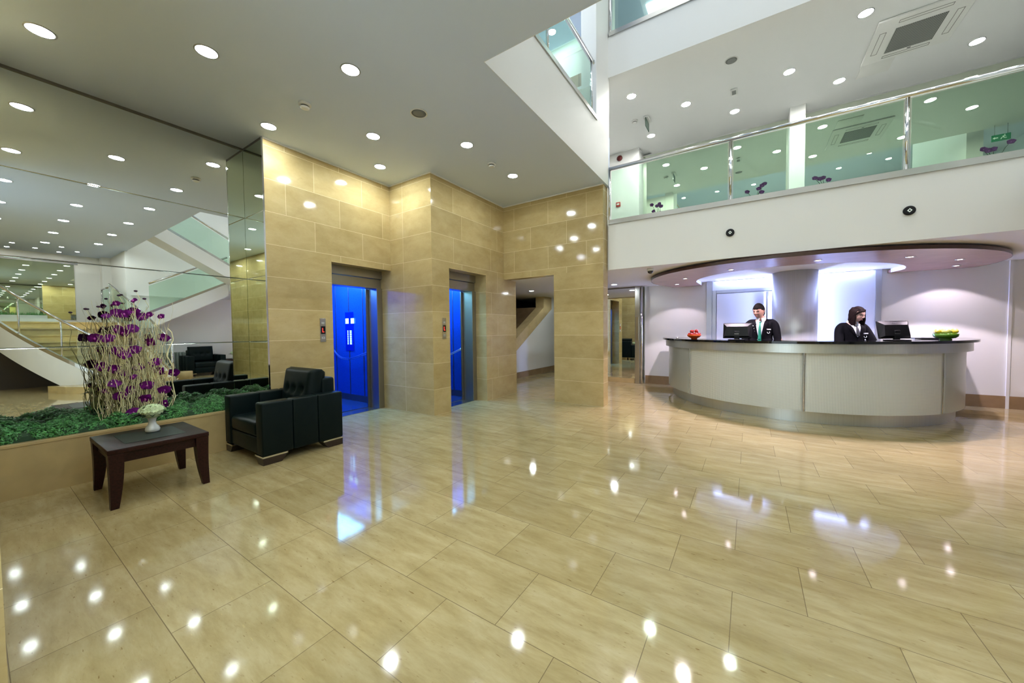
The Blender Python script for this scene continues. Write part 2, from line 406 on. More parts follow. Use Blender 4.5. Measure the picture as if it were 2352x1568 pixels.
def text_mesh(name, body, size, m, parent, mtx, extrude=0.001):
    cu = bpy.data.curves.new(name, 'FONT'); cu.body = body; cu.size = size; cu.extrude = extrude; cu.align_x = 'CENTER'; cu.align_y = 'CENTER'
    o = bpy.data.objects.new(name, cu); C.objects.link(o)
    dg = bpy.context.evaluated_depsgraph_get(); me = bpy.data.meshes.new_from_object(o.evaluated_get(dg))
    bpy.data.objects.remove(o); me.transform(mtx); me.materials.clear(); me.materials.append(m)
    p = bpy.data.objects.new(name, me); C.objects.link(p); p.parent = parent; return p
# ================================================================== the setting
XL, XR, YN, YP_ = -7.6, 7.2, -1.4, 12.0
struct('floor', B1((XL, YN, -0.2), (XR, YP_, 0.0)), M['floor'])
# lobby ceiling with the void cut out of it
m = MB()
m.box((XL, YN, H), (-2.05, Y4, 4.64)); m.box((-2.05, YN, H), (XR, 2.69, 4.64))
struct('ceiling', m, M['ceiling'])
# stone lift walls
struct('wall_left_front', MB().prism([(-6.3, -0.40), (-2.3, -0.40), (-2.3, 0.043), (-6.3, 0.10)], 0, H), M['stone'])
struct('wall_left_mirror', B1((-5.95, 0.10, 0), (XM-0.012, YP+0.012, H)), M['white'])
m = MB(); m.box((-5.55, YP, 2.475), (X1, 2.982, H)); m.box((-5.55, 2.982, HE), (X1, Y2, H))
struct('wall_left_lift', m, M['stone'])
struct('wall_left_lift_jamb', B1((-5.55, YP, 0), (X1, 2.982, 2.475)), M['stone_wide'])
struct('wall_left_lift_return', B1((-5.62, Y2, 0), (X2-0.06, Y2+0.06, H)), M['stone_return'])
m = MB(); m.box((-5.62, Y2+0.06, 0), (X2, 4.416, H)); m.prism([(X2-0.06, Y2+0.06), (X2-0.06, Y2), (X2, Y2), (X2, Y2+0.06)], 0, H); m.box((-4.55, 4.416, HE), (X2, 5.406, H)); m.box((-4.55, 5.406, 0), (X2, 6.446, HS))
m.box((-4.55, 5.406, HS), (X2, Y4, H))
struct('wall_left_far_lift', m, M['stone_far'])
struct('wall_back_lintel', B1((X2, Y3, HS), (X3, Y4, H)), M['stone'])
struct('wall_back_pillar', B1((X4, Y3, 0), (X3, Y4, HS)), M['stone_wide'])
# slim pale trims along the stone edges
m = MB()
m.box((X2, Y3-0.004, HS-0.012), (X4, Y3+0.01, HS)); m.box((X2-0.01, Y3, HS-0.012), (X2+0.004, 6.446, HS))
struct('trim_1', m, M['slab_stone'])
m = MB()
for y0, y1, X in ((2.982, Y2, X1), (4.416, 5.406, X2)):
    m.box((X-0.005, y0-0.012, HE-0.012), (X+0.006, y1, HE+0.10)) if False else None
    m.box((X-0.01, y0, HE-0.012), (X+0.005, y1, HE))
struct('trim_2', m, M['slab_stone'])
m = MB()
m.box((X1, YP, H-0.018), (X1+0.012, Y2, H)); m.box((X1, Y2-0.012, H-0.018), (X2, Y2, H)); m.box((X2, Y2-0.012, H-0.018), (X2+0.012, Y3, H)); m.box((X2, Y3-0.012, H-0.018), (X3, Y3, H))
struct('trim_3', m, M['white'])
# gallery slab with its white fascia
def slabpoly(xa, xb, y1): return [(xa, yF(xa)), (xb, yF(xb)), (xb, y1), (xa, y1)]
m = MB(); m.prism(slabpoly(X3+0.035, XR, YP_), HS, 3.14); m.prism([(XL, Y4), (X3+0.035, Y4), (X3+0.035, YP_), (XL, YP_)], HS, 3.14)
struct('ceiling_gallery', m, M['white'])
# upper gallery: fascia, soffit
m = MB(); m.prism(slabpoly(-2.05, XR, YP_), S2, 6.29); m.prism([(XL, Y4), (-2.05, Y4), (-2.05, YP_), (XL, YP_)], S2+0.05, S2+0.10)
struct('ceiling_upper_gallery', m, M['ceiling_white'])
# void walls
struct('wall_left_void', B1((-2.30, 5.60, 4.64), (-2.05, Y4-0.02, TOP)), M['white'])
m = MB(); m.box((-2.05, 2.69, H), (-2.046, yF(-2.05)-0.002, 4.64)); struct('wall_left_void_fascia', m, M['white'])
m = MB(); m.box((-2.046, 2.69, H), (4.1, 2.694, 4.64)); struct('wall_front_void_fascia', m, M['white'])
# reception back wall, gallery back wall
struct('wall_back', B1((-2.14, YB, 0), (XR, YB+0.2, HS)), M['white'])
struct('trim_4', B1((3.44, YB-0.02, 0), (3.475, YB, HS)), M['white'])
struct('wall_back_gallery', B1((-4.2, 9.0, 3.14), (-2.24, YM+0.1, S2+0.05)), M['white'])
struct('wall_back_gallery_mirror', B1((-2.24, YM+0.012, 3.14), (XR, YM+0.2, S2)), M['white'])
struct('wall_back_pilaster', B1((0.625, 9.0, 3.14), (0.865, YM-0.006, S2)), M['white'])
struct('wall_back_far', B1((XL, YP_-0.1, 0), (XR, YP_, HS)), M['white'])
# passage wall under the service stair
struct('wall_left_passage', MB().prism([(6.5, 0), (YP_-0.1, 0), (YP_-0.1, HS), (10.43, HS), (10.43, 2.0), (8.366, 0.80), (7.0, 0.0)], -5.55, -5.35, 'x'), M['white'])
struct('wall_left_service', B1((-7.2, 6.5, 0), (-6.75, YP_-0.1, HS)), M['dark_brown'])
struct('baseboard_passage', B1((-5.35, 7.0, 0), (-5.33, YP_-0.1, 0.165)), M['skirting'])
m = MB(); m.box((-2.12, YB-0.015, 0), (3.44, YB, 0.20)); struct('baseboard_back', m, M['skirting'])
m = MB(); m.box((3.475, YB-0.015, 0), (XR, YB, 0.20)); struct('baseboard_right', m, M['skirting'])
# far and near enclosing walls
struct('wall_front', B1((-2.3, YN, 0), (XR, -0.9, H)), M['stone'])
m = MB(); m.box((6.3, -0.9, 0), (6.6, 2.72, H)); struct('wall_right', m, M['white'])
struct('wall_right_stair', B1((4.1, 2.72, 0), (4.35, 6.05, TOP)), M['white'])
struct('wall_right_return', B1((4.1, 2.66, 0), (6.3, 2.72, H)), M['white'])
struct('wall_right_far', B1((XR-0.2, 2.72, 0), (XR, YP_, TOP)), M['white'])
struct('ceiling_top', MB().box((XL, YN, TOP), (XR, YP_, TOP+0.2)), M['ceiling'])
m = MB(); m.box((XL-0.2, YN-0.2, 0), (XL, YP_+0.2, TOP)); struct('wall_left_outer', m, M['white'])
m = MB(); m.box((XL, YN-0.2, 0), (XR, YN, TOP)); struct('wall_front_outer', m, M['white'])
m = MB(); m.box((XL, YP_, HS), (XR, YP_+0.2, TOP)); struct('wall_back_outer', m, M['white'])
m = MB(); m.box((XR, YN, 0), (XR+0.2, YP_, TOP)); struct('wall_right_outer', m, M['white'])
# room behind the left balustrade on the upper level
struct('wall_back_upper_room', B1((-7.4, 7.20, S2+0.10), (-2.3, 7.35, TOP)), M['white'])
struct('wall_back_upper_room_low', B1((-7.4, Y4-0.04, 4.64), (-2.3, Y4-0.0, 5.6)), M['white'])
struct('ceiling_front_upper', B1((-7.4, YN, 7.38), (XR, 2.69, 7.5)), M['ceiling_white'])
struct('front_fill_panel', B1((-2.2, -0.9, 0.15), (0.5, -0.89, 3.3)), M['front_fill'])  # unseen glowing panel added behind the camera as cool fill for the ceiling
struct('window_2', B1((-2.0, 8.6, TOP-0.06), (4.5, 11.4, TOP-0.02)), M['sky'])
struct('ceiling_upper_room', B1((-7.4, 2.0, 7.38), (-2.45, 7.2, 7.5)), M['ceiling'])
# unseen glowing panel added in the roof for soft light in the void
struct('void_fill_panel', B1((-1.95, 2.8, TOP-0.06), (3.9, 6.1, TOP-0.02)), M['sky'])

# ---------------------------------------------------------------- mirrors
zs = [(0.40, 1.2235, 'lowest'), (1.2255, 2.069, 'second lowest'), (2.071, 2.884, 'third lowest'), (2.886, 3.775, 'topmost')]
for z0, z1, w in zs:
    t = thing('wall_mirror', f'wide mirror panel behind the planter, {w} of its stack', 'mirror', (XM-0.005, 1.08, z0), group='mirror panels on the planter wall')
    local(B1((XM-0.012, 0.106, z0+0.005), (XM, YP-0.004, z1-0.005)).build('mirror_glass', M['mirror']), t)
    for za, zb, ya, yb in ((z0, z0+0.005, XM-0.0035, XM), (z1-0.005, z1, XM, XM-0.0035)):
        e = MB(); e.quad([(ya, 0.108, za), (ya, YP-0.004, za), (yb, YP-0.004, zb), (yb, 0.108, zb)])
        local(e.build('bevelled_edge', M['bevel']), t)
for z0, z1, w in zs:
    t = thing('wall_mirror', f'narrow mirror panel on the stone wall end beside the planter, {w} of its stack', 'mirror', (-5.4, YP, z0), group='mirror panels on the wall end')
    local(B1((XM+0.004, YP-0.010, z0+0.005), (X1-0.012, YP+0.001, z1-0.005)).build('mirror_glass', M['mirror_green']), t)
    for za, zb, ya, yb in ((z0, z0+0.005, YP-0.0065, YP-0.010), (z1-0.005, z1, YP-0.010, YP-0.0065)):
        e = MB(); e.quad([(XM+0.004, ya, za), (X1-0.012, ya, za), (X1-0.012, yb, zb), (XM+0.004, yb, zb)])
        local(e.build('bevelled_edge', M['bevel']), t)
o = B1((X1-0.012, YP-0.012, 0.40), (X1+0.003, YP+0.004, H)).build('edge_trim', M['chrome'])
o['kind'] = 'structure'; o.name = 'trim_5'
o = B1((XM-0.012, 0.106, 3.775), (XM+0.012, YP-0.012, H)).build('trim_6', M['dark_steel']); o['kind'] = 'structure'
o = B1((XM+0.012, YP-0.012, 3.775), (X1-0.012, YP, H)).build('trim_7', M['dark_steel']); o['kind'] = 'structure'

t = tag(B1((-2.235, YM, 3.15), (XR-0.21, YM+0.012, S2-0.03)).build('wall_mirror', M['mirror_gallery'], loc=(0, YM, 3.15)), 'long mirror covering the back wall of the upper gallery', 'mirror')
# mirror in the passage beside the reception, on its stone kerb, with the steel post
t = thing('wall_mirror', 'tall mirror over a stone kerb at the end of the passage beside the reception wall', 'mirror', (-2.9, 9.05, 0))
local(B1((-3.7, 9.05, 0.115), (-2.335, 9.07, 2.34)).build('mirror_glass', M['mirror']), t)
local(B1((-3.7, 9.03, 0), (-2.335, 9.16, 0.115)).build('kerb', M['slab_stone']), t)
local(B1((-3.7, 9.04, 2.34), (-2.335, 9.07, HS)).build('top_rail', M['dark_steel']), t)
local(B1((-3.7, 9.07, 0.115), (-2.335, 9.16, HS)).build('backing', M['white']), t)
t = thing('steel_post', 'tall brushed steel post with a long pull bar beside the passage mirror', 'post', (-2.24, 9.05, 0))
local(B1((-2.335, 9.0, 0), (-2.22, 9.16, HS)).build('post', M['steel'], bevel=0.006), t)
local(MB().tube([(-2.17, 8.98, 0.0), (-2.17, 8.98, HS)], 0.028, 14).build('bar', M['chrome']), t)
local(B1((-2.31, 8.985, 1.05), (-2.245, 9.0, 1.62)).build('plate', M['chrome']), t)

# ---------------------------------------------------------------- lifts
def lift(xw, ya, yb, label, depth):
    """car opening in the plane x = xw - 0.30 between ya and yb"""
    xj = xw-0.245; xd = xw-0.42; xb = xd-depth
    t = thing('elevator', label, 'elevator', (xd, (ya+yb)/2, 0))
    P = lambda mb, n, mt, bv=0: local(mb.build(n, M[mt], None, bv), t)
    # steel surround
    P(MB().box((xd-0.06, ya, 2.25), (xj, yb, HE)), 'header', 'lift_steel', 0.004)
    P(MB().box((xd-0.06, ya, 2.085), (xj-0.03, yb, 2.243)), 'lower_header', 'lift_steel', 0.004)
    P(MB().box((xd-0.06, ya, 0), (xj, ya+0.09, 2.085)), 'jamb', 'lift_steel', 0.004)
    P(MB().box((xd-0.06, yb-0.11, 0), (xj, yb, 2.085)), 'jamb', 'lift_steel', 0.004)
    P(MB().box((xd-0.05, ya+0.09, 0), (xj+0.02, yb-0.11, 0.008)), 'sill', 'steel')
    # sliding door leaf tucked away at the far jamb
    P(MB().box((xd-0.085, yb-0.16, 0.01), (xd-0.062, yb-0.02, 2.085)), 'door_leaf', 'dark_steel')
    # car
    y0, y1 = ya-0.12, yb+0.06
    P(MB().box((xb, y0, -0.0), (xd-0.09, y1, 0.012)), 'car_floor', 'lift_floor')
    w = MB()
    w.quad([(xb, y0, 0.012), (xb, y1, 0.012), (xb, y1, 2.32), (xb, y0, 2.32)])
    w.quad([(xd-0.09, y0, 0.012), (xb, y0, 0.012), (xb, y0, 2.32), (xd-0.09, y0, 2.32)])
    w.quad([(xb, y1, 0.012), (xd-0.09, y1, 0.012), (xd-0.09, y1, 2.32), (xb, y1, 2.32)])
    P(w, 'car_wall', 'lift_blue')
    P(MB().box((xb, y0, 2.32), (xd-0.09, y1, 2.36)), 'car_ceiling', 'lift_blue')
    P(MB().box((xb+0.2, y0+0.12, 2.30), (xd-0.16, y1-0.10, 2.319)), 'ceiling_light', 'lift_lamp')
    xs = xd-0.88
    for xq in (xs-0.05, xs+0.40, xs-0.50):
        if xq > xb+0.05: P(MB().box((xq-0.007, y1-0.008, 0.13), (xq+0.007, y1-0.001, 2.31)), 'wall_seam', 'dark_steel')
    # bowed grab rail on the side wall
    xa_, xe_ = xd-0.20, max(xb+0.1, xd-1.46)
    for off, zz in ((0.0, 1.01), (0.0, 0.985)):
        P(MB().tube([(xa_+(xe_-xa_)*k/16, y1-0.02-0.12*math.sin(PI*k/16), zz-0.17*math.sin(PI*k/16)) for k in range(17)], 0.009, 10), 'handrail', 'chrome')
    P(MB().box((xb, y1-0.006, 0.012), (xd-0.10, y1-0.001, 0.13)), 'kick_plate', 'dark_steel')
    # control panel on the side wall with its lit displays and button columns
    if depth > 1.4:
        P(MB().box((xs-0.16, y1-0.012, 0.98), (xs+0.10, y1-0.002, 1.72)), 'control_panel', 'lift_mirror')
        for dx in (-0.075, 0.0, 0.032):
            g = MB()
            for j in range(8): g.box((xs+dx-0.010, y1-0.017, 1.10+0.035*j), (xs+dx+0.010, y1-0.013, 1.122+0.035*j))
            for j in range(7): g.box((xs+dx-0.001, y1-0.0145, 1.122+0.035*j), (xs+dx+0.001, y1-0.0135, 1.135+0.035*j))
            P(g, 'button_column', 'lift_glow')
        for dx in (-0.145, 0.03):
            g = MB(); g.box((xs+dx, y1-0.0135, 1.50), (xs+dx+0.10, y1-0.0125, 1.60))
            for k in range(3):
                for l in range(3):
                    if (k+l) % 4 != 3: g.box((xs+dx+0.035*k, y1-0.017, 1.50+0.036*l), (xs+dx+0.024+0.035*k, y1-0.0135, 1.522+0.036*l))
            P(g, 'floor_display', 'lift_glow')
    return t
lift(X1, 2.982, Y2, 'near lift glowing blue inside, behind the black armchair', 1.58)
lift(X2, 4.416, 5.406, 'far lift glowing blue inside, beside the stone corner and the passage', 1.25)
# shafts close the cars off from the rooms around them
m = MB(); m.box((-7.4, 2.60, 0), (-7.27, 4.4, H)); struct('wall_left_shaft', m, M['dark_brown'])

def call_panel(x, y, z, label):
    t = thing('lift_call_panel', label, 'call panel', (x, y, z))
    B1((-0.002, -0.042, -0.17), (0.010, 0.042, 0.17)).build('plate', M['steel'], t, 0.003)
    B1((0.010, -0.032, -0.055), (0.012, 0.032, 0.055)).build('display', M['black_gloss'], t)
    g = MB(); g.box((0.012, -0.012, -0.03), (0.0135, -0.004, 0.03)); g.box((0.012, -0.004, -0.03), (0.0135, 0.014, -0.022)); g.build('display_letter', M['red_led'], t)
    for z1 in (0.10, -0.11):
        b = B1((0.010, -0.022, z1-0.016), (0.013, 0.022, z1+0.016)).build('button', M['satin'], t, 0.002)
    B1((0.0131, -0.006, -0.116), (0.0136, 0.006, -0.104)).build('button_mark', M['dark_steel'], t)
call_panel(X1, 2.826, 1.372, 'steel lift call panel with red display left of the near lift')
call_panel(X2, 4.277, 1.380, 'steel lift call panel with red display left of the far lift')

# ---------------------------------------------------------------- service stair seen through the passage
t = thing('service_stair', 'stone edged stair rising behind the white wall of the passage', 'stair', (-5.6, 8.5, 0))
s = MB(); s.prism([(7.0, 0.0), (7.2, 0.30), (8.366, 1.145), (9.9, 2.03), (9.9, HS), (10.43, HS), (10.43, 2.0), (8.366, 0.80)], -5.62, -5.335, 'x')
local(s.build('stone_string', M['slab_stone']), t)
s = MB()
for i in range(12): s.box((-6.7, 6.9+0.27*i, 0.0), (-5.62, 6.9+0.27*(i+1), 0.17*(i+1)))
local(s.build('steps', M['skirting']), t)
local(MB().box((-6.75, 6.9, 1.50), (-6.70, 10.4, 1.62)).build('handrail', M['black']), t)

# ---------------------------------------------------------------- balustrades
def balustrade(label, pts, z0, z1, posts, strip, name='glass_balustrade', base=None):
    """pts: plan line; strip (za, zb) steel kerb; glass z0..z1; posts plan points"""
    c = pts[0]
    t = thing(name, label, 'balustrade', (c[0], c[1], strip[0]))
    a, b = Vector((*pts[0], 0)), Vector((*pts[-1], 0)); d = (b-a).normalized(); nrm = Vector((d.y, -d.x, 0))
    def bar(p, q, w, za, zb, n, mt, off=0.0, bv=0):
        p = Vector((*p, 0))+nrm*off; q = Vector((*q, 0))+nrm*off
        k = [p+nrm*w, q+nrm*w, q-nrm*w, p-nrm*w]
        return local(MB().prism([(v.x, v.y) for v in k], za, zb).build(n, M[mt], None, bv), t)
    bar(pts[0], pts[-1], 0.05, strip[0], strip[1], 'kerb_strip', 'steel', -0.028)
    for p, q in zip(posts[:-1], posts[1:]):
        pv, qv = Vector((*p, 0)), Vector((*q, 0)); dd = (qv-pv).normalized()
        bar((pv+dd*0.035)[:2], (qv-dd*0.035)[:2], 0.005, z0, z1-0.045, 'glass_pane', 'glass', -0.05)
    for p in posts:
        v = Vector((*p, 0))-nrm*0.05
        local(MB().tube([(v.x, v.y, z0-0.01), (v.x, v.y, z1-0.02)], 0.021, 12).build('post', M['chrome']), t)
    v0, v1 = a-nrm*0.05, b-nrm*0.05
    rl = MB().tube([(v0.x, v0.y, z1), (v1.x, v1.y, z1)], 0.031, 16)
    local(rl.build('handrail', M['chrome']), t)
    return t
gx = [-2.045, -0.25, 1.565, 3.40, 5.2, 6.95]
balustrade('long glass balustrade with steel handrail along the gallery over the reception', [(-2.045, yF(-2.045)), (6.95, yF(6.95))], 3.21, 4.105, [(x, yF(x)) for x in gx], (3.14, 3.215))
balustrade('glass balustrade at the top of the picture on the uppermost gallery', [(-2.03, yF(-2.03)), (6.95, yF(6.95))], 6.36, 7.3, [(x, yF(x)) for x in (-2.03, -0.25, 1.565, 3.4, 5.2, 6.95)], (6.29, 6.36))
# the one along the left edge of the void runs along y
t = thing('glass_balustrade', 'glass balustrade on the left edge of the ceiling void, ending at the white wall', 'balustrade', (-2.06, 4.1, 4.64))
local(B1((-2.14, 2.69, 4.64), (-2.03, 5.60, 4.70)).build('kerb_strip', M['steel']), t)
for ya, yb in ((2.7, 3.98), (4.03, 5.44)):
    local(B1((-2.085, ya, 4.70), (-2.075, yb, 5.44)).build('glass_pane', M['glass']), t)
for y in (4.005, 5.47):
    local(MB().tube([(-2.08, y, 4.69), (-2.08, y, 5.50)], 0.019, 12).build('post', M['chrome']), t)
local(MB().tube([(-2.08, 2.69, 5.51), (-2.08, 5.53, 5.51)], 0.030, 16).build('handrail', M['chrome']), t)
local(MB().sphere((-2.08, 5.53, 5.51), 0.036).build('end_cap', M['chrome']), t)
# brown door in the upper room
t = thing('door_leaf', 'brown wooden door seen through the glass balustrade of the void', 'door', (-3.07, 7.19, 6.29))
local(B1((-3.20, 7.165, S2+0.11), (-2.72, 7.20, 6.63)).build('leaf', M['brown_door'], bevel=0.004), t)
local(B1((-3.0, 7.160, S2+0.11), (-2.99, 7.166, 6.63)).build('moulding', M['dark_brown']), t)
# ================================================================== reception
CX, CY = 0.64, 8.78
def E(deg, off=0.0, a=2.12, b=2.40):
    r = math.radians(deg); return (CX+(a+off)*math.cos(r), CY+(b+off)*math.sin(r))
def arc(d0, d1, off, n=48): return [E(d0+(d1-d0)*i/n, off) for i in range(n+1)]
def band(d0, d1, o_out, o_in, z0, z1, n=48):
    return MB().prism(arc(d0, d1, o_out, n)+arc(d1, d0, o_in, n), z0, z1, 'z', True)
def smooth_by_angle(o):
    for f in o.data.polygons: f.use_smooth = abs(f.normal.z) < 0.5
    return o
cnt = thing('reception_counter', 'curved steel reception counter with black top and perforated panels', 'counter', (CX, 6.6, 0))
P = lambda mb, n, mt, bv=0: smooth_by_angle(local(mb.build(n, M[mt], None, bv), cnt))
P(band(180, 360, -0.085, -0.14, 0.0, 0.178, 90), 'plinth', 'satin')
def ang(x, y): return math.degrees(math.atan2((y-CY)/2.40, (x-CX)/2.12)) % 360
A1, A2, A3 = ang(-0.88, 7.12), 270.0, ang(2.14, 7.11)
def panel(d0, d1, name, mt):
    n = 40; mb = MB(); top = arc(d0, d1, 0.0, n); bm = mb.bm
    uv = None; l = 0; ls = [0]
    for p, q in zip(top[:-1], top[1:]): l += math.dist(p, q); ls.append(l)
    z0, z1 = 0.172, 0.985
    mb.prism(top+arc(d1, d0, -0.03, n), z0, z1, 'z', True)
    o = mb.build(name, M[mt]); me = o.data; u = me.uv_layers.new(name='UVMap')
    def along(co):
        j = min(range(len(top)), key=lambda k: (co.x-top[k][0])**2+(co.y-top[k][1])**2); return ls[j]
    cache = [along(v.co) for v in me.vertices]
    for lp in me.loops: u.data[lp.index].uv = (cache[lp.vertex_index], me.vertices[lp.vertex_index].co.z)
    return smooth_by_angle(local(o, cnt))
panel(180, A1-0.15, 'end_panel', 'panel_plain'); panel(A1+0.15, A2-0.2, 'perforated_panel', 'perforated')
panel(A2+0.2, A3-0.15, 'perforated_panel', 'perforated'); panel(A3+0.15, 360, 'end_panel', 'panel_plain')
for a, w in ((A1, 0.15), (A2, 0.28), (A3, 0.15)):
    P(band(a-w, a+w, 0.004, -0.03, 0.172, 0.985, 2), 'divider_strip', 'steel')
P(band(180, 360, 0.062, -0.03, 0.985, 1.113, 90), 'steel_band', 'satin')
P(band(180, 360, 0.12, -0.36, 1.113, 1.148, 90), 'counter_top', 'black_gloss', 0.004)
P(band(186, 354, -0.04, -0.72, 0.74, 0.77, 60), 'desk', 'panel_plain')
P(band(180, 360, -0.09, -0.12, 0.178, 1.113, 60), 'inner_lining', 'panel_plain')
for d in (187, 353):
    P(band(d-0.6, d+0.6, -0.14, -0.70, 0.0, 0.74, 2), 'end_support', 'panel_plain')

# canopy: an elliptical veneered ceiling raft with a curved cut-out, its straight back against the wall
KX, KY, KA, KB, SH = 0.72, 8.35, 2.42, 2.18, 0.13
YK = YB-0.004
def K(deg, a, b, cx, cy): 
    r = math.radians(deg); x = cx+a*math.cos(r); return (x, min(YK, cy+b*math.sin(r)+SH*(x-KX)))
outer = [K(d, KA, KB, KX, KY) for d in range(160, 384, 3)]
outer = [(outer[0][0]+0.06, YK)]+outer+[(outer[-1][0]-0.02, YK)]
inner = [K(d, 1.55, 1.62, 0.62, 8.66) for d in range(184, 358, 3)]
inner = [(inner[0][0]+0.03, YK)]+inner+[(inner[-1][0]-0.10, YK)]
cnp = thing('ceiling_canopy', 'oval reddish wood canopy hanging under the gallery above the reception counter', 'canopy', (0.7, 6.3, 2.29))
ZK0, ZK1 = 2.292, 2.338
mb = MB(); ib = [mb.bm.verts.new((x, y, ZK0)) for x, y in inner]; ob = [mb.bm.verts.new((x, y, ZK0)) for x, y in outer]
# bottom sheet between the outer and inner lines
N_ = 60
def resample(pts, n):
    L = [0]
    for p, q in zip(pts[:-1], pts[1:]): L.append(L[-1]+math.dist(p, q))
    out = []
    for i in range(n+1):
        t = L[-1]*i/n; j = max(k for k in range(len(L)) if L[k] <= t+1e-9); j = min(j, len(pts)-2)
        f = (t-L[j])/max(1e-9, L[j+1]-L[j]); out.append((pts[j][0]+(pts[j+1][0]-pts[j][0])*f, pts[j][1]+(pts[j+1][1]-pts[j][1])*f))
    return out
mb.bm.free()
ro, ri = resample(outer, N_), resample(inner, N_)
mb = MB(); mb.loft([[(p[0], p[1], ZK0), (q[0], q[1], ZK0), (q[0], q[1], ZK1), (p[0], p[1], ZK1)] for p, q in zip(ro, ri)], True, True, False)
local(mb.build('raft', M['canopy']), cnp)
e1 = MB().ribbon([(x*1.0, y-0.003, ZK1) for x, y in ro[1:-1]], [(x, y-0.003, ZK0) for x, y in ro[1:-1]]); 
k = [((p[0]-KX)*1.0016+KX, (p[1]-KY)*1.0016+KY) for p in ro[1:-1]]
e1.bm.free(); e1 = MB().ribbon([(x, y, ZK1+0.001) for x, y in k], [(x, y, ZK0-0.0005) for x, y in k])
local(e1.build('edge_band', M['canopy_edge']), cnp)
k = [((p[0]-0.62)*0.997+0.62, (p[1]-8.66)*0.997+8.66) for p in ri[1:-1]]
local(MB().ribbon([(x, y, HS-0.003) for x, y in k], [(x, y, ZK0-0.0005) for x, y in k]).build('cove_rim', M['white']), cnp)
for x, y in ((-0.6, 7.2), (2.2, 7.4), (0.7, 6.6), (-1.2, 8.6), (2.7, 8.7)):
    local(MB().tube([(x, y, ZK1-0.002), (x, y, HS)], 0.012, 8).build('hanger', M['steel']), cnp)

# column
t = thing('column', 'round brushed metal column behind the reception counter', 'column', (0.70, 8.55, 0))
MB().lathe([(0.34, 0.0), (0.34, HS-0.001)], n=64).build('shaft', M['column'], t)
MB().lathe([(0.352, 0.0), (0.352, 0.12), (0.342, 0.125)], n=64).build('base_ring', M['steel'], t)

# backlit wall panels
t = thing('frosted_door', 'frosted white door with a tall steel pull left of the round column', 'door', (-0.16, YB, 0))
Q = lambda mb, n, mt, bv=0: local(mb.build(n, M[mt], None, bv), t)
Q(B1((-0.605, YB-0.045, 0.02), (0.46, YB-0.02, 2.085)), 'door_leaf', 'frosted', 0.004)
f = MB()
f.box((-0.69, YB-0.05, 0), (-0.615, YB-0.001, 2.16)); f.box((-0.615, YB-0.05, 2.095), (0.46, YB-0.001, 2.16))
Q(f, 'door_frame', 'panel_frame', 0.003)
Q(B1((-0.69, YB-0.035, 2.16), (0.46, YB-0.001, HS)), 'transom_panel', 'frosted')
Q(MB().tube([(0.305, YB-0.10, 1.15), (0.305, YB-0.10, 2.07)], 0.020, 12).tube([(0.305, YB-0.10, 1.25), (0.305, YB-0.045, 1.25)], 0.01, 8).tube([(0.305, YB-0.10, 1.98), (0.305, YB-0.045, 1.98)], 0.01, 8), 'pull_bar', 'dark_steel')
t2 = thing('wall_panel', 'tall frosted white wall panel right of the round column', 'panel', (1.5, YB, 0))
local(B1((0.95, YB-0.045, 0.0), (1.905, YB-0.001, HS)).build('sheet', M['frosted']), t2)
local(B1((1.908, YB-0.055, 0), (1.985, YB-0.001, HS)).build('edge_post', M['panel_frame'], None, 0.003), t2)
local(B1((-0.80, YB-0.055, 0), (-0.695, YB-0.001, HS)).build('edge_post', M['panel_frame'], None, 0.003), t)
# tubes behind the column and in the cove
for x, w in ((0.50, 'left'), (0.93, 'right')):
    t = thing('fluorescent_tube', f'upright blue-white tube light hidden behind the {w} side of the round column', 'light', (x, 8.97, 0.15))
    MB().tube([(0, 0, 0.02), (0, 0, 2.13)], 0.016, 10).build('tube', M['tube'], t)
    for z in (0.0, 2.13): MB().tube([(0, 0, z), (0, 0, z+0.03)], 0.02, 10).build('end_cap', M['plastic_white'], t)
    B1((-0.02, 0.02, -0.15), (0.02, 0.125, 2.16)).build('batten', M['plastic_white'], t)
for x0, x1, w in ((-0.62, 0.30, 'left'), (1.08, 1.86, 'right')):
    t = thing('fluorescent_tube', f'level blue-white tube light in the canopy cut-out {w} of the column', 'light', ((x0+x1)/2, YB-0.10, 2.335))
    l = (x1-x0)/2
    MB().tube([(-l, 0, 0), (l, 0, 0)], 0.014, 10).build('tube', M['tube_cove'], t)
    B1((-l-0.03, -0.015, 0.012), (l+0.03, 0.02, 0.03)).build('batten', M['plastic_white'], t)

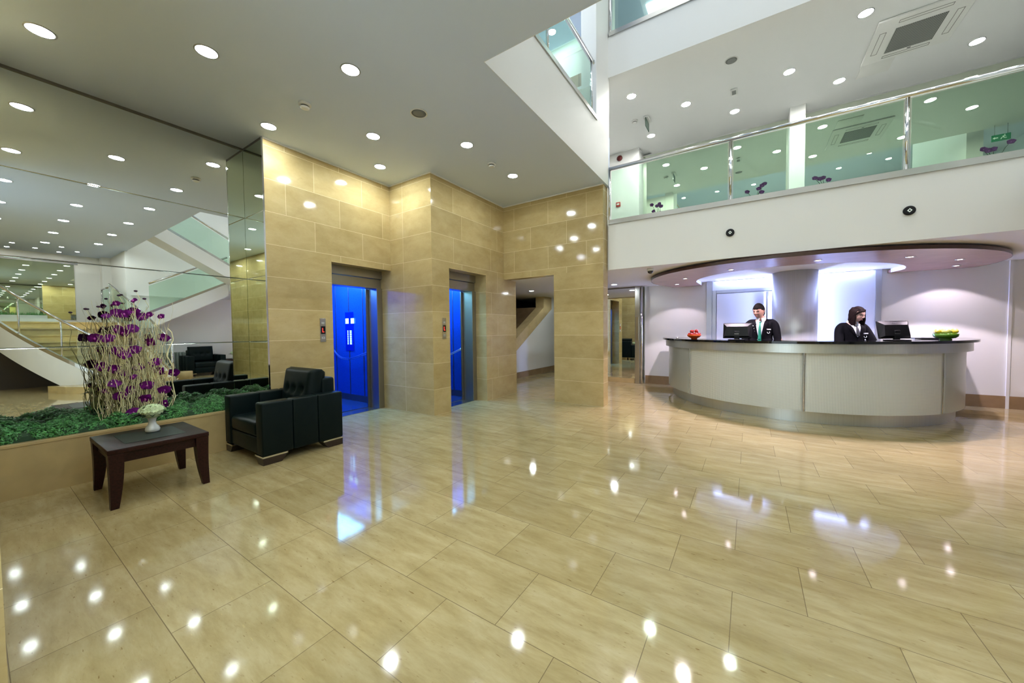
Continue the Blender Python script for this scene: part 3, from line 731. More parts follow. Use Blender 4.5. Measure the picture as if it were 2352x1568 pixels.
# ---------------------------------------------------------------- ceiling fittings
def downlight(label, x, y, z, r=0.075, lens='lamp', name='downlight', group='round downlights in the lobby ceiling', first={}):
    key = (r, lens, name)
    if key in first:
        return dup(first[key], (x, y, z), 0, label, group)
    t = thing(name, label, 'ceiling light', (x, y, z), group=group)
    MB().lathe([(r*1.16, -0.0005), (r*1.16, -0.004), (r*1.02, -0.006), (r, -0.0045), (r, -0.0005)], n=28).build('trim_ring', M['trim'], t)
    MB().lathe([(1e-4, -0.0030), (r*0.995, -0.0030)], n=28).build('lens', M[lens], t)
    first[key] = t; return t
ORD = ['first', 'second', 'third', 'fourth', 'fifth', 'sixth', 'seventh', 'eighth', 'ninth', 'tenth', 'eleventh', 'twelfth']
for j, y in enumerate((-0.42, 0.41, 1.235, 2.065, 2.90, 3.73)):
    n = 0
    for k in range(12):
        x = -4.80+0.828*k
        if (j+k) % 2 == 0: continue
        if y > 2.5 and x > -2.5: continue
        if y > 2.5 and (x < -4.5 or abs(x+3.14) < 0.1 and y < 3.5): continue
        n += 1
        if y < 2.5:
            row = ['behind the camera', 'at the front of the lobby', 'over the coffee table', 'just before the ceiling void'][j]
            lab = f'round downlight in the row {row}, {ORD[n-1]} from the mirror'
        else:
            lab = 'round downlight in the lobby ceiling between the near lift and the void' if y < 3.5 else 'round downlight in the lobby ceiling facing the stone corner'
        downlight(lab, x, y, H)
downlight('round downlight close to the corner above the near lift door', -4.62, 3.48, H)
downlight('round downlight above the floor in front of the far lift', -3.17, 4.88, H)
SMALL = [(4.75, 1.55), (5.0, 0.75), (5.35, 1.9), (5.5, 1.15), (5.3, 0.2), (5.8, 1.6), (5.85, 0.7)]
for i, (x, y) in enumerate(SMALL):
    downlight(f'small downlight over the mirrored stair landing, {ORD[i]} from the lobby', x, y, H, 0.045, 'lamp_small', group='small downlights over the landing')
GL = [(1.29, 6.91, 'beside the ceiling air conditioner, nearest the void'), (2.83, 8.54, 'right of the ceiling air conditioner near the back mirror'), (0.52, 7.74, 'left of the ceiling air conditioner'),
      (1.27, 8.52, 'behind the ceiling air conditioner near the back mirror'), (-1.85, 6.89, 'at the front left by the white wall'), (-1.05, 7.72, 'in the middle of the left half'),
      (-0.28, 8.52, 'in front of the white pilaster'), (-1.86, 8.52, 'at the back left below the hanging sign'), (2.86, 6.91, 'right of the ceiling air conditioner nearest the void'), (3.62, 7.72, 'far right beyond the air conditioner')]
for x, y, w in GL: downlight(f'round gallery downlight {w}', x, y, S2, lens='lamp_gallery', name='downlight', group='round downlights in the gallery ceiling')
downlight('round downlight under the gallery at the passage mirror', -2.62, 8.29, HS, 0.06, 'lamp', group='downlights under the gallery')
downlight('round downlight in the passage ceiling by the service stair', -4.80, 8.23, HS, 0.06, 'lamp', group='downlights under the gallery')
downlight('round downlight on the upper floor seen through the void balustrade', -3.40, 6.75, 7.38, group='downlights on the upper floor')
k_ = 0
for x in (-2.9, -3.8, -4.7):  # extra lamps added to brighten the dim upper room
    for y in (3.1, 4.2, 5.3):
        downlight(f'downlight added to brighten the upper floor left of the void, {ORD[k_]} of a block of nine', x, y, 7.38, group='downlights on the upper floor'); k_ += 1
k_ = 0
for j, y in enumerate((0.2, 1.2, 2.2)):
    for i in range(6):
        downlight(f'downlight beyond the void seen in the gallery mirror, {["back", "middle", "front"][j]} row, {ORD[i]}', -2.6+1.35*i+0.65*(j % 2), y, 7.38, lens='lamp_far', group='downlights beyond the void')
downlight('downlight added to brighten the passage, hidden behind the stone pillar, farther one', -4.4, 9.6, HS, 0.075, 'lamp', group='downlights under the gallery')  # this lamp and the next are added out of view to brighten the passage
downlight('downlight added to brighten the passage, hidden behind the stone pillar, nearer one', -3.6, 7.5, HS, 0.075, 'lamp', group='downlights under the gallery')
downlight('round downlight at the left end of the gallery by its white wall', -2.95, 7.6, S2+0.05, lens='lamp_gallery', group='round downlights in the gallery ceiling')
CL = [(-1.32, 8.50), (-1.03, 7.60), (-0.26, 6.92), (0.81, 6.72), (1.84, 7.17), (2.52, 7.90), (2.74, 8.70)]
CLW = ['leftmost against the wall', 'second from the left', 'third from the left', 'at the middle front', 'third from the right', 'second from the right', 'rightmost against the wall']
for (x, y), w in zip(CL, CLW):
    pw = 9 if 'wall' in w else 50
    t = thing('canopy_downlight', f'small chrome downlight in the wood canopy, {w}', 'ceiling light', (x, y, ZK0), group='downlights in the reception canopy')
    MB().lathe([(0.050, -0.0005), (0.050, -0.005), (0.036, -0.007), (0.034, -0.001)], n=24).build('trim_ring', M['chrome'], t)
    MB().lathe([(1e-4, -0.0025), (0.033, -0.0025)], n=24).build('lens', M['lamp_canopy'], t)
    ld = bpy.data.lights.new('spot_lamp', 'SPOT'); ld.energy = pw; ld.color = (1.0, 0.83, 0.97); ld.spot_size = math.radians(112); ld.spot_blend = 0.12; ld.shadow_soft_size = 0.03
    lo = bpy.data.objects.new('spot_lamp', ld); C.objects.link(lo); lo.parent = t; lo.location = (0, 0, -0.02)

def smoke(label, x, y, z):
    t = thing('smoke_detector', label, 'smoke detector', (x, y, z), group=None)
    MB().lathe([(0.062, -0.0005), (0.062, -0.02), (0.05, -0.028)], n=28).build('base', M['plastic_white'], t)
    MB().lathe([(0.040, -0.028), (0.040, -0.040)], n=28).build('sensor_gap', M['black'], t)
    MB().lathe([(0.046, -0.040), (0.046, -0.047), (0.03, -0.056), (1e-4, -0.057)], n=28).build('cap', M['plastic_white'], t)
    return t
smoke('white smoke detector in the lobby ceiling above the armchair', -4.01, 2.084, H)
smoke('white smoke detector in the lobby ceiling near the stone back wall', -3.19, 4.34, H)
smoke('white smoke detector in the upper gallery ceiling by the hanging sign', -2.01, 7.72, S2)
def ceil_speaker(label, x, y, z, r=0.095):
    t = thing('ceiling_speaker', label, 'speaker', (x, y, z))
    MB().lathe([(r, -0.0005), (r, -0.006), (r*0.9, -0.010), (r*0.84, -0.006), (r*0.84, -0.0005)], n=36).build('rim', M['plastic_white'], t)
    MB().lathe([(1e-4, -0.007), (r*0.5, -0.0068), (r*0.84, -0.005)], n=36).build('grille', M['grille'], t)
ceil_speaker('round grey ceiling speaker in the lobby ceiling beside the void', -3.133, 2.892, H)
ceil_speaker('round grey ceiling speaker in the upper gallery ceiling', -0.28, 6.89, S2)
# air conditioning cassette
t = thing('air_conditioner', 'square ceiling air conditioner with a dark louvred centre', 'air conditioner', (1.98, 7.72, S2), math.radians(0))
MB().rbox((-0.50, -0.52, -0.032), (0.46, 0.50, -0.0005), 0.012).build('frame', M['plastic_white'], t)
B1((-0.27, -0.27, -0.037), (0.24, 0.30, -0.033)).build('intake_grille', M['louvre'], t)
for lo, hi in (((-0.27, -0.44, -0.035), (0.24, -0.38, -0.0325)), ((-0.27, 0.37, -0.035), (0.24, 0.43, -0.0325)), ((-0.43, -0.25, -0.035), (-0.36, 0.26, -0.0325)), ((0.32, -0.25, -0.035), (0.39, 0.26, -0.0325))):
    f = MB(); (x0, y0, z0), (x1, y1, z1) = lo, hi; w = 0.006
    f.box((x0, y0, z0), (x1, y0+w, z1)); f.box((x0, y1-w, z0), (x1, y1, z1)); f.box((x0, y0+w, z0), (x0+w, y1-w, z1)); f.box((x1-w, y0+w, z0), (x1, y1-w, z1))
    f.build('air_outlet', M['dark_steel'], t)
B1((-0.01, 0.33, -0.036), (0.03, 0.345, -0.0325)).build('badge', M['black'], t)
tag(MB().rbox((1.50, 8.24, S2-0.012), (1.90, 8.62, S2+0.001), 0.004).build('access_panel', M['plastic_white'], loc=(1.7, 8.43, S2)), 'square white access hatch in the gallery ceiling behind the air conditioner', 'panel')
# small louvred vent and hanging sign
t = thing('ceiling_vent', 'small white sensor box with a grey grille in the gallery ceiling', 'vent', (-0.27, 7.80, S2))
MB().rbox((-0.05, -0.10, -0.030), (0.05, 0.10, -0.0005), 0.01).build('body', M['plastic_white'], t)
B1((-0.032, -0.075, -0.033), (0.032, 0.055, -0.0305)).build('grille', M['grille'], t)
t = thing('hanging_exit_sign', 'exit sign blade hanging edge-on from the gallery ceiling at the left', 'sign', (-1.78, 7.80, S2))
MB().rbox((-0.05, -0.14, -0.035), (0.05, 0.14, -0.0005), 0.012).build('housing', M['plastic_white'], t)
B1((-0.006, -0.15, -0.20), (0.006, 0.15, -0.036)).build('sign_blade', M['sign_edge'], t)
# exit sign on the right, its arrow and running figure
t = thing('exit_sign', 'green emergency exit sign with arrow and running figure hanging above the right gallery', 'sign', (4.45, 6.46, 5.34))
B1((-0.13, -0.014, -0.066), (0.13, 0.012, 0.066)).build('face', M['green_sign'], t)
KS = Matrix.Diagonal((1.45, 1, 1.45, 1))
g = MB(); g.box((-0.075, 0.0125, -0.006), (-0.03, 0.0145, 0.006), KS); g2 = MB(); g2.prism([(-0.119, 0.0), (-0.088, 0.026), (-0.088, -0.026)], 0.0125, 0.0145, 'y')
tm = bpy.data.meshes.new('t'); g2.bm.to_mesh(tm); g2.bm.free(); g.bm.from_mesh(tm)
g.build('arrow', M['sign_white'], t)
g = MB(); q = lambda x, z: (x*1.45, 0.0135, z*1.45)
g.sphere(q(0.032, 0.030), 0.0105, 10, 6, (1, 0.2, 1))
g.tube([q(0.028, 0.018), q(0.018, -0.002)], 0.008, 6); g.tube([q(0.018, -0.002), q(0.002, -0.008), q(-0.004, -0.026)], 0.006, 6)
g.tube([q(0.018, -0.002), q(0.034, -0.016), q(0.050, -0.016)], 0.006, 6); g.tube([q(0.026, 0.015), q(0.044, 0.006)], 0.005, 6); g.tube([q(0.026, 0.015), q(0.008, 0.012)], 0.005, 6)
g.build('running_figure', M['sign_white'], t)
for x in (-0.09, 0.09): MB().tube([(x, 0, 0.066), (x, 0, S2-5.34)], 0.004, 6).build('suspension', M['steel'], t)
# camera dome
t = thing('security_camera', 'small black dome camera under the gallery left of the canopy', 'camera', (-1.417, 6.46, HS+0.001))
MB().lathe([(0.055, -0.0005), (0.058, -0.035), (0.05, -0.045)], n=28).build('base', M['plastic_white'], t)
MB().lathe([(0.046, -0.045), (0.044, -0.060), (0.033, -0.078), (0.015, -0.088), (1e-4, -0.090)], n=28).build('dome', M['black_gloss'], t)
# fascia fittings: black rings with a white diamond
for x, z, w in ((-0.247, 2.735, 'left'), (1.585, 2.722, 'right')):
    t = thing('fascia_fitting', f'round black fitting with a white diamond on the gallery fascia, the {w} one', 'fitting', (x, yF(x)-0.001, z))
    mr = Matrix.Rotation(PI/2, 4, 'X')
    MB().lathe([(0.054, 0.0), (0.054, 0.018), (0.045, 0.026), (0.030, 0.022), (1e-4, 0.020)], n=36, mtx=mr).build('ring', M['black'], t)
    MB().prism([(0.022, 0), (0, 0.024), (-0.022, 0), (0, -0.024)], -0.026, -0.019, 'y').build('diamond', M['sign_white'], t)
    MB().lathe([(1e-4, 0.0), (0.009, 0.0)], n=16, mtx=Matrix.Translation((0, -0.0265, 0)) @ mr).build('centre', M['black'], t)
t = thing('fire_alarm_bell', 'round red fire alarm sounder high on the white gallery wall', 'alarm', (-2.70, 9.001, 5.53))
MB().lathe([(0.065, 0.0), (0.068, 0.03), (0.05, 0.055), (0.025, 0.07), (1e-4, 0.072)], n=28, mtx=Matrix.Rotation(PI/2, 4, 'X')).build('body', mat('dark_red_plastic', (0.10, 0.008, 0.008), 0.3), t)
t = thing('fire_call_point', 'square red fire call point on the white gallery wall', 'alarm', (-2.735, 9.0, 4.415))
MB().rbox((-0.052, -0.035, -0.055), (0.052, 0.001, 0.055), 0.008).build('box', M['red'], t)
B1((-0.032, -0.037, -0.018), (0.032, -0.0352, 0.020)).build('glass_plate', M['plastic_white'], t)
# ================================================================== lobby furniture
def tuft_cushion(w, h, d, tufts):
    """back cushion: front face (towards -y) dented at the tufts, softly rounded"""
    nx, nz = 24, 18; mb = MB()
    def pos(u, v, side):
        x = (u-0.5)*w; z = v*h
        ed = min(u, 1-u)*w; ez = min(v, 1-v)*h; r = 0.05
        rx = 1-max(0, 1-ed/r)**2; rz = 1-max(0, 1-ez/r)**2; b = math.sqrt(max(0, rx*rz))
        y = side*d/2*(0.25+0.75*b)
        if side < 0:
            y -= 0.02*math.sin(PI*u)*math.sin(PI*v)
            for tu, tv in tufts:
                q = ((u-tu)*w)**2+((v-tv)*h)**2; y += 0.042*math.exp(-q/0.0016)
                y += 0.010*math.exp(-((u-tu)*w)**2/0.0004)*(1 if v < tv else 0)*math.exp(-abs(v-tv)*6)
        return (x, y, z)
    for side in (-1, 1):
        g = [[mb.bm.verts.new(pos(i/nx, k/nz, side)) for i in range(nx+1)] for k in range(nz+1)]
        for k in range(nz):
            for i in range(nx):
                f = mb.bm.faces.new((g[k][i], g[k][i+1], g[k+1][i+1], g[k+1][i])); f.smooth = True
        if side < 0: g0 = g
    for i in range(nx):
        for k in (0, nz): mb.bm.faces.new((g0[k][i], g0[k][i+1], g[k][i+1], g[k][i])).smooth = True
    for k in range(nz):
        for i in (0, nx): mb.bm.faces.new((g0[k][i], g0[k+1][i], g[k+1][i], g[k][i])).smooth = True
    return mb

def armchair(label, loc, rz):
    t = thing('armchair', label, 'armchair', loc, rz, group='black leather armchairs')
    W, D = 0.475, 0.43
    for s in (-1, 1):
        a = MB(); x0, x1 = sorted((s*W, s*(W-0.15)))
        ys = [-D, -0.13, 0.14, D]
        for ya, yb in zip(ys[:-1], ys[1:]): a.rbox((x0, ya+0.001, 0.092), (x1, yb-0.001, 0.635), 0.018)
        a.build('armrest', M['black_leather'], t)
    b = MB(); b.rbox((-W+0.15, -D+0.012, 0.092), (W-0.15, D-0.15, 0.265), 0.02); b.build('seat_base', M['black_leather'], t)
    b = MB(); b.rbox((-W+0.152, -D+0.004, 0.262), (W-0.152, 0.20, 0.425), 0.045, seg=4); b.build('seat_cushion', M['black_leather'], t)
    b = MB(); b.rbox((-W+0.152, 0.27, 0.092), (W-0.152, D-0.004, 0.80), 0.03, seg=4); b.build('backrest', M['black_leather'], t)
    c = tuft_cushion(0.64, 0.50, 0.19, [(0.25, 0.5), (0.5, 0.5), (0.75, 0.5)]).build('back_cushion', M['black_leather'], t)
    c.location = (0, 0.17, 0.415); c.rotation_euler = (math.radians(-9), 0, 0)
    for sx in (-1, 1):
        for sy in (-1, 1):
            f = MB(); cx, cy = sx*(W-0.095), sy*(D-0.12)
            o = lambda dx, dy, z: (cx+dx, cy+dy, z)
            hx, hy = 0.085, 0.115
            ix = -sx; iy = -sy       # slope on the inner sides only
            def ring(z, q): 
                xa, xb = cx-hx+(q if ix < 0 else 0), cx+hx-(q if ix > 0 else 0)
                ya, yb = cy-hy+(q if iy < 0 else 0), cy+hy-(q if iy > 0 else 0)
                return [(xa, ya, z), (xb, ya, z), (xb, yb, z), (xa, yb, z)]
            f.loft([ring(0.0, 0.055), ring(0.074, 0.0)], True, True, False)
            ft = f.build('foot', M['foot'], t)
            MB().box((cx-hx-0.004, cy-hy-0.004, 0.074), (cx+hx+0.004, cy+hy+0.004, 0.091)).build('chrome_strip', M['plastic_white'] if False else M['chrome'], ft)
    return t
armchair('black leather armchair in front of the near lift, beside the planter', (-4.542, 2.03, 0), 0)
armchair('black leather armchair against the radiator wall below the stairs, seen in the mirror', (3.42, 4.2, 0), -PI/2)

def coffee_table(label, loc, rz):
    t = thing('coffee_table', label, 'table', loc, rz, group='dark wood coffee tables')
    a, b = 0.352, 0.308
    MB().rbox((-a, -b, 0.425), (a, b, 0.462), 0.004, seg=2).build('tabletop', M['wood'], t)
    B1((-0.21, -0.19, 0.4625), (0.21, 0.19, 0.4645)).build('inlay_panel', M['inlay'], t)
    ap = MB()
    for s in (-1, 1):
        ap.box((-a+0.075, s*(b-0.045)-0.010, 0.345), (a-0.075, s*(b-0.045)+0.010, 0.424)); ap.box((s*(a-0.045)-0.010, -b+0.075, 0.345), (s*(a-0.045)+0.010, b-0.075, 0.424))
    ap.build('apron', M['wood'], t)
    for sx in (-1, 1):
        for sy in (-1, 1):
            rings = []
            for i in range(9):
                q = i/8; z = 0.424*(1-q); w = 0.043-0.020*q**1.6; off = 0.018*q**1.6-0.004*math.sin(PI*q)
                cx, cy = sx*(a-0.046+off), sy*(b-0.046+off)
                rings.append([(cx-w, cy-w, z), (cx+w, cy-w, z), (cx+w, cy+w, z), (cx-w, cy+w, z)])
            MB().loft(rings, True, True, False).build('leg', M['wood'], t)
    return t
coffee_table('dark wood coffee table with inset dark panel in front of the planter', (-4.402, 0.865, 0), 0)
coffee_table('dark wood coffee table beside the armchair below the stairs, seen in the mirror', (3.42, 5.05, 0), 0)

def flower_head(n, seed, R=0.076):
    r = random.Random(seed); mb = MB()
    for i in range(n):
        a = r.uniform(0, 2*PI); q = math.sqrt(r.random()); el = q*1.25
        d = Vector((math.sin(el)*math.cos(a), math.sin(el)*math.sin(a), math.cos(el)))
        c = Vector((d.x*R, d.y*R, d.z*R*0.75)); u = d.cross(Vector((0.3, 0.2, 1))).normalized(); v = d.cross(u)
        s = r.uniform(0.010, 0.017); a0 = r.uniform(0, 2)
        for k in range(5):
            t = a0+2*PI*k/5; e = u*math.cos(t)+v*math.sin(t); f = u*math.cos(t+0.6)+v*math.sin(t+0.6); g = u*math.cos(t-0.6)+v*math.sin(t-0.6)
            mb.quad([c, c+g*s*0.8+d*0.004, c+e*s*1.25+d*0.007, c+f*s*0.8+d*0.004], True)
    return mb
def leaf_blob(n, seed, R):
    r = random.Random(seed); mb = MB()
    for i in range(n):
        a = 2*PI*i/n+r.uniform(-.3, .3); l = R*r.uniform(0.85, 1.15); w = 0.022; e = Vector((math.cos(a), math.sin(a), 0)); s = Vector((-e.y, e.x, 0))
        mb.quad([e*0.02, e*l*0.5+s*w+Vector((0, 0, 0.012)), e*l+Vector((0, 0, -0.012)), e*l*0.5-s*w+Vector((0, 0, 0.012))], True)
    return mb
def vase(label, loc, seed, sc=1.16):
    t = thing('flower_vase', label, 'vase', loc, group='white vases of flowers'); t.scale = (sc, sc, sc)
    MB().lathe([(0.032, 0.0), (0.042, 0.004), (0.044, 0.022), (0.038, 0.040), (0.025, 0.056), (0.021, 0.075), (0.024, 0.098), (0.034, 0.118), (0.031, 0.119), (0.021, 0.10), (1e-4, 0.09)], n=36).build('vase', M['porcelain'], t)
    f = flower_head(150, seed).build('flowers', M['petal_white'], t, recalc=False); f.location = (0, 0, 0.150)
    f = MB().sphere((0, 0, 0.0), 0.066, 20, 12, (1, 1, 0.7)).build('flower_core', M['petal_white'], t); f.location = (0, 0, 0.150)
    l = leaf_blob(11, seed, 0.12).build('leaves', M['leaf_dark'], t, recalc=False); l.location = (0, 0, 0.138)
    MB().tube([(0, 0, 0.092), (0, 0, 0.16)], 0.014, 8).build('stems', M['bark'], t)
    return t
vase('white vase of pale green flowers on the coffee table by the planter', (-4.50, 0.90, 0.465), 4)
vase('white vase on the far coffee table below the stairs, seen in the mirror', (3.40, 5.02, 0.465), 9)

# ---------------------------------------------------------------- planter with hedges and twigs
t = thing('planter', 'long low stone planter under the mirror wall', 'planter', (-5.3, 1.08, 0))
xa, xb = XM+0.004, -5.025
Q = lambda mb, n, mt, bv=0: local(mb.build(n, M[mt], None, bv), t)
Q(B1((xb-0.035, 0.104, 0), (xb, YP-0.014, 0.425)), 'front_panel', 'slab_stone')
Q(B1((xb-0.055, 0.104, 0.425), (xb+0.006, YP-0.014, 0.452)), 'coping', 'slab_stone', 0.003)
Q(B1((xa, 0.104, 0.30), (xb-0.036, YP-0.014, 0.405)), 'soil', 'soil')
def hedge(xc, label, seed, gap=None):
    r = random.Random(seed); mb = MB()
    n = 8000
    for i in range(n):
        y = r.uniform(0.125, YP-0.05)
        bump = 0.85+0.22*math.sin(y*17+seed)+0.10*math.sin(y*41+seed*3)
        a = r.uniform(0, PI); R = 0.070*bump*r.uniform(0.75, 1.05)
        c = Vector((xc+R*math.cos(a)*0.90, y, 0.425+0.02+R*math.sin(a)*1.75))
        nrm = Vector((math.cos(a)+r.uniform(-.5, .5), r.uniform(-.7, .7), math.sin(a)+r.uniform(-.2, .6))).normalized()
        u = nrm.cross(Vector((r.uniform(-1, 1), r.uniform(-1, 1), r.uniform(-1, 1)))).normalized(); v = nrm.cross(u); l = r.uniform(0.0075, 0.0145); w = l*0.62
        mb.quad([c-u*l, c+v*w-nrm*0.003, c+u*l, c-v*w-nrm*0.003])
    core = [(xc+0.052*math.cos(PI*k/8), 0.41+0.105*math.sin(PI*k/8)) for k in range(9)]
    o = mb.build('hedge', M['leaf'], None, recalc=False)
    shift(o, (xc, 1.08, 0.41))
    tag(o, label, 'hedge', 'rows of low hedge in the planter', 'stuff')
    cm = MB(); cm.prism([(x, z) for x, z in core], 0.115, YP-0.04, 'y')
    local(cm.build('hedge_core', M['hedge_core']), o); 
for i, (xc, w) in enumerate(((-5.585, 'against the mirror'), (-5.375, 'in the middle of the planter'), (-5.165, 'along the front edge of the planter'))):
    hedge(xc, f'row of low clipped green hedge {w}', 11+i)

arr = thing('branch_arrangement', 'tall arrangement of pale twisted twigs with purple orchid blossoms in the planter', 'flower arrangement', (-5.33, 0.96, 0.42))
r = random.Random(21)
def twig(mb, x, y, z0, z1, rad, wig, lean=0.0):
    n = 16; pts = []; px, py = x, y; dx = r.uniform(-lean, lean); dy = r.uniform(-lean, lean); ph = r.uniform(0, 6)
    for i in range(n+1):
        q = i/n
        px += r.uniform(-wig, wig)*0.6; py += r.uniform(-wig, wig); 
        pts.append((max(XM+0.03, px+dx*q*q), py+dy*q*q+0.016*math.sin(ph+q*13), z0+(z1-z0)*q))
    mb.tube(pts, [rad*(1-0.65*i/n) for i in range(n+1)], 5, False)
    return pts[-1]
for bundle in range(10):
    mb = MB()
    for k in range(15):
        y = 0.745+0.044*bundle+r.uniform(-0.03, 0.03); x = -5.33+r.uniform(-0.11, 0.11)
        top = r.choice([1.15, 1.3, 1.4, 1.5, 1.62]) + r.uniform(-0.12, 0.1)
        twig(mb, x, y, 0.43, top, r.uniform(0.0020, 0.0042), 0.016, 0.11)
    local(mb.build('twig_bundle', M['twig']), arr)
mb = MB()
for k in range(30): twig(mb, -5.33+r.uniform(-.11, .11), r.uniform(0.73, 1.2), 0.43, r.uniform(0.75, 1.1), 0.003, 0.008, 0.03)
local(mb.build('dark_twigs', M['twig_dark']), arr)
mb = MB()   # the one long curling twig on the right
mb.tube([(-5.25, 1.19, 0.43), (-5.25, 1.21, 0.56), (-5.25, 1.24, 0.66), (-5.25, 1.22, 0.82), (-5.26, 1.235, 0.98), (-5.26, 1.19, 1.10), (-5.26, 1.20, 1.17), (-5.26, 1.245, 1.28), (-5.26, 1.235, 1.36), (-5.26, 1.20, 1.41)], [0.006]*7+[0.005, 0.004, 0.003], 7)
local(mb.build('curled_twig', M['twig']), arr)
BL = [(-5.352,0.694,1.309),(-5.291,0.772,1.302),(-5.326,0.837,1.391),(-5.279,0.875,1.362),(-5.275,0.938,1.4),(-5.387,0.974,1.579),(-5.397,1.038,1.526),(-5.233,0.883,1.546),(-5.348,0.85,1.558),(-5.353,0.847,1.657),(-5.201,0.944,1.685),(-5.306,0.766,1.526),(-5.233,1.06,1.547),(-5.305,1.165,1.531),(-5.272,1.066,1.255),(-5.37,1.191,1.301),(-5.273,0.948,1.181),(-5.226,0.865,1.135),(-5.295,0.835,1.172),(-5.252,1.094,1.044),(-5.266,1.131,0.944),(-5.387,0.984,0.992),(-5.248,0.925,0.908),(-5.282,0.802,0.996),(-5.34,0.881,0.946),(-5.394,0.74,1.024),(-5.227,1.018,0.81),(-5.305,0.907,0.77),(-5.256,0.828,0.724),(-5.224,0.999,0.675),(-5.257,1.144,0.586),(-5.216,1.147,0.747),(-5.321,1.253,0.912),(-5.24,0.797,0.857),(-5.311,0.742,0.784),(-5.213,0.907,0.551)]
BU = [(-5.224,0.628,1.587),(-5.381,0.729,1.621),(-5.373,0.87,1.741),(-5.357,0.99,1.795),(-5.207,1.023,1.708)]
SMALLB = {9, 10, 11, 12, 13, 22, 34}
def blossom(size, seed, dark=False):
    q = random.Random(seed); mb = MB()
    for k in range(5):
        a = 2*PI*k/5+PI/2+q.uniform(-.15, .15); L = size*(1.0 if k in (1, 4) else 0.82); Wd = size*(0.70 if k in (1, 4) else 0.44)
        ex = Vector((0, math.cos(a), math.sin(a))); sd = Vector((0, -math.sin(a), math.cos(a)))
        rows = []
        for i in range(6):
            t = i/5; w = Wd*math.sin(PI*min(1, 0.12+0.88*t)**0.8)*(1 if t < 1 else 0.35)+0.001; cup = 0.25*size*(t**2)-0.12*size*math.sin(PI*t)
            rows.append([ex*L*t+sd*w*s+Vector((-cup+0.10*size*abs(s)*t, 0, 0)) for s in (-1, -0.5, 0, 0.5, 1)])
        mb.loft(rows, False, False, True)
    return mb.build('orchid_blossom', M['orchid'], None, recalc=False)
protos = {}
for i, (x, y, z) in enumerate(BL):
    sm = i in SMALLB; key = (sm, i % 4)
    if key not in protos:
        o = blossom(0.036 if sm else 0.060, 40+i)
        o.parent = arr; protos[key] = o
        hh = MB().sphere((0.008, 0, -0.004), 0.009, 10, 8, (1.2, 0.8, 1.3)).build('blossom_heart', M['orchid_heart'], o)
    else:
        p = protos[key]; o = p.copy(); C.objects.link(o)
        for ch in p.children:
            c2 = ch.copy(); C.objects.link(c2); c2.parent = o
    o.location = Vector((x, y, z))-arr.location
    o.rotation_euler = (r.uniform(-.6, .6), r.uniform(-.7, 0.5), r.uniform(-1.1, 0.3))
mb = MB()
for (x, y, z) in BL:
    q = random.Random(int(z*1000)); mb.tube([(x, y, z), (x+q.uniform(-.02, .02), y+(0.96-y)*0.15, z-0.10), (-5.33+q.uniform(-.05, .05), y+(0.96-y)*0.35, max(0.43, z-0.45))], 0.0025, 5)
for (x, y, z) in BU:
    mb.tube([(x, y, z), (x, y+0.03, z-0.08), (-5.33, y+(0.96-y)*0.4, z-0.2), (-5.33, 0.96, z-0.5)], 0.002, 5)
local(mb.build('flower_stems', M['twig']), arr)
for (x, y, z) in BU:
    b = MB().sphere((0, 0, 0), 0.013, 10, 8, (1, 1.2, 0.8)).build('flower_bud', M['orchid_dark'], arr); b.location = Vector((x, y, z))-arr.location
mb = MB()
for k in range(130):
    y = r.uniform(0.70, 1.26); z = 0.46+abs(r.gauss(0, 0.28)); x = -5.33+r.uniform(-0.13, 0.14); s = r.uniform(0.0045, 0.0085)
    mb.sphere((x, y, min(z, 1.2)), s, 6, 5)
bd = local(mb.build('pearl_beads', M['bead']), arr); bd['kind'] = 'stuff'

# ---------------------------------------------------------------- orchids on the gallery floor edge
def pot_orchid(label, x, y, hgt, seed, z0=G0):
    t = thing('potted_orchid', label, 'plant', (x, y, z0), group='orchids behind the gallery balustrade')
    MB().lathe([(0.045, 0), (0.06, 0.10), (0.056, 0.10), (1e-4, 0.09)], n=20).build('pot', M['porcelain'], t)
    q = random.Random(seed); st = MB(); tips = []
    for k in range(4):
        a = q.uniform(-1.2, 1.2); l = hgt*q.uniform(0.75, 1.0)
        pts = [(0, 0, 0.09), (0.02*a, 0, l*0.5), (0.07*a, 0.01, l*0.85), (0.10*a, 0.0, l)]
        st.tube(pts, [0.005, 0.004, 0.003, 0.002], 6); tips.append(pts)
    st.build('stems', M['bark'], t)
    leaf_blob(6, seed, 0.13).build('leaves', M['leaf_dark'], t, recalc=False).location = (0, 0, 0.10)
    for k, p in enumerate(tips):
        for f in (2, 3) if k < 2 else (3,):
            key = (False, k % 4); pr = protos.get(key) or list(protos.values())[0]
            o = pr.copy(); C.objects.link(o); o.parent = t; o.location = (p[f][0], p[f][1]-0.02, p[f][2]-(0.06 if f == 2 else 0.0)); o.rotation_euler = (q.uniform(-.3, .3), 0, PI/2+q.uniform(-.4, .4)); o.scale = (0.62,)*3
            for ch in pr.children:
                c2 = ch.copy(); C.objects.link(c2); c2.parent = o
    return t
pot_orchid('purple orchid behind the gallery glass at the left by the white wall', -1.34, 6.62, 0.34, 1)
pot_orchid('purple orchid behind the gallery glass left of the white pilaster', 0.06, 6.66, 0.34, 2)
pot_orchid('purple orchid behind the gallery glass right of the white pilaster', 0.87, 6.68, 0.30, 3)
pot_orchid('purple orchid behind the gallery glass near the exit sign', 2.40, 6.72, 0.32, 4)
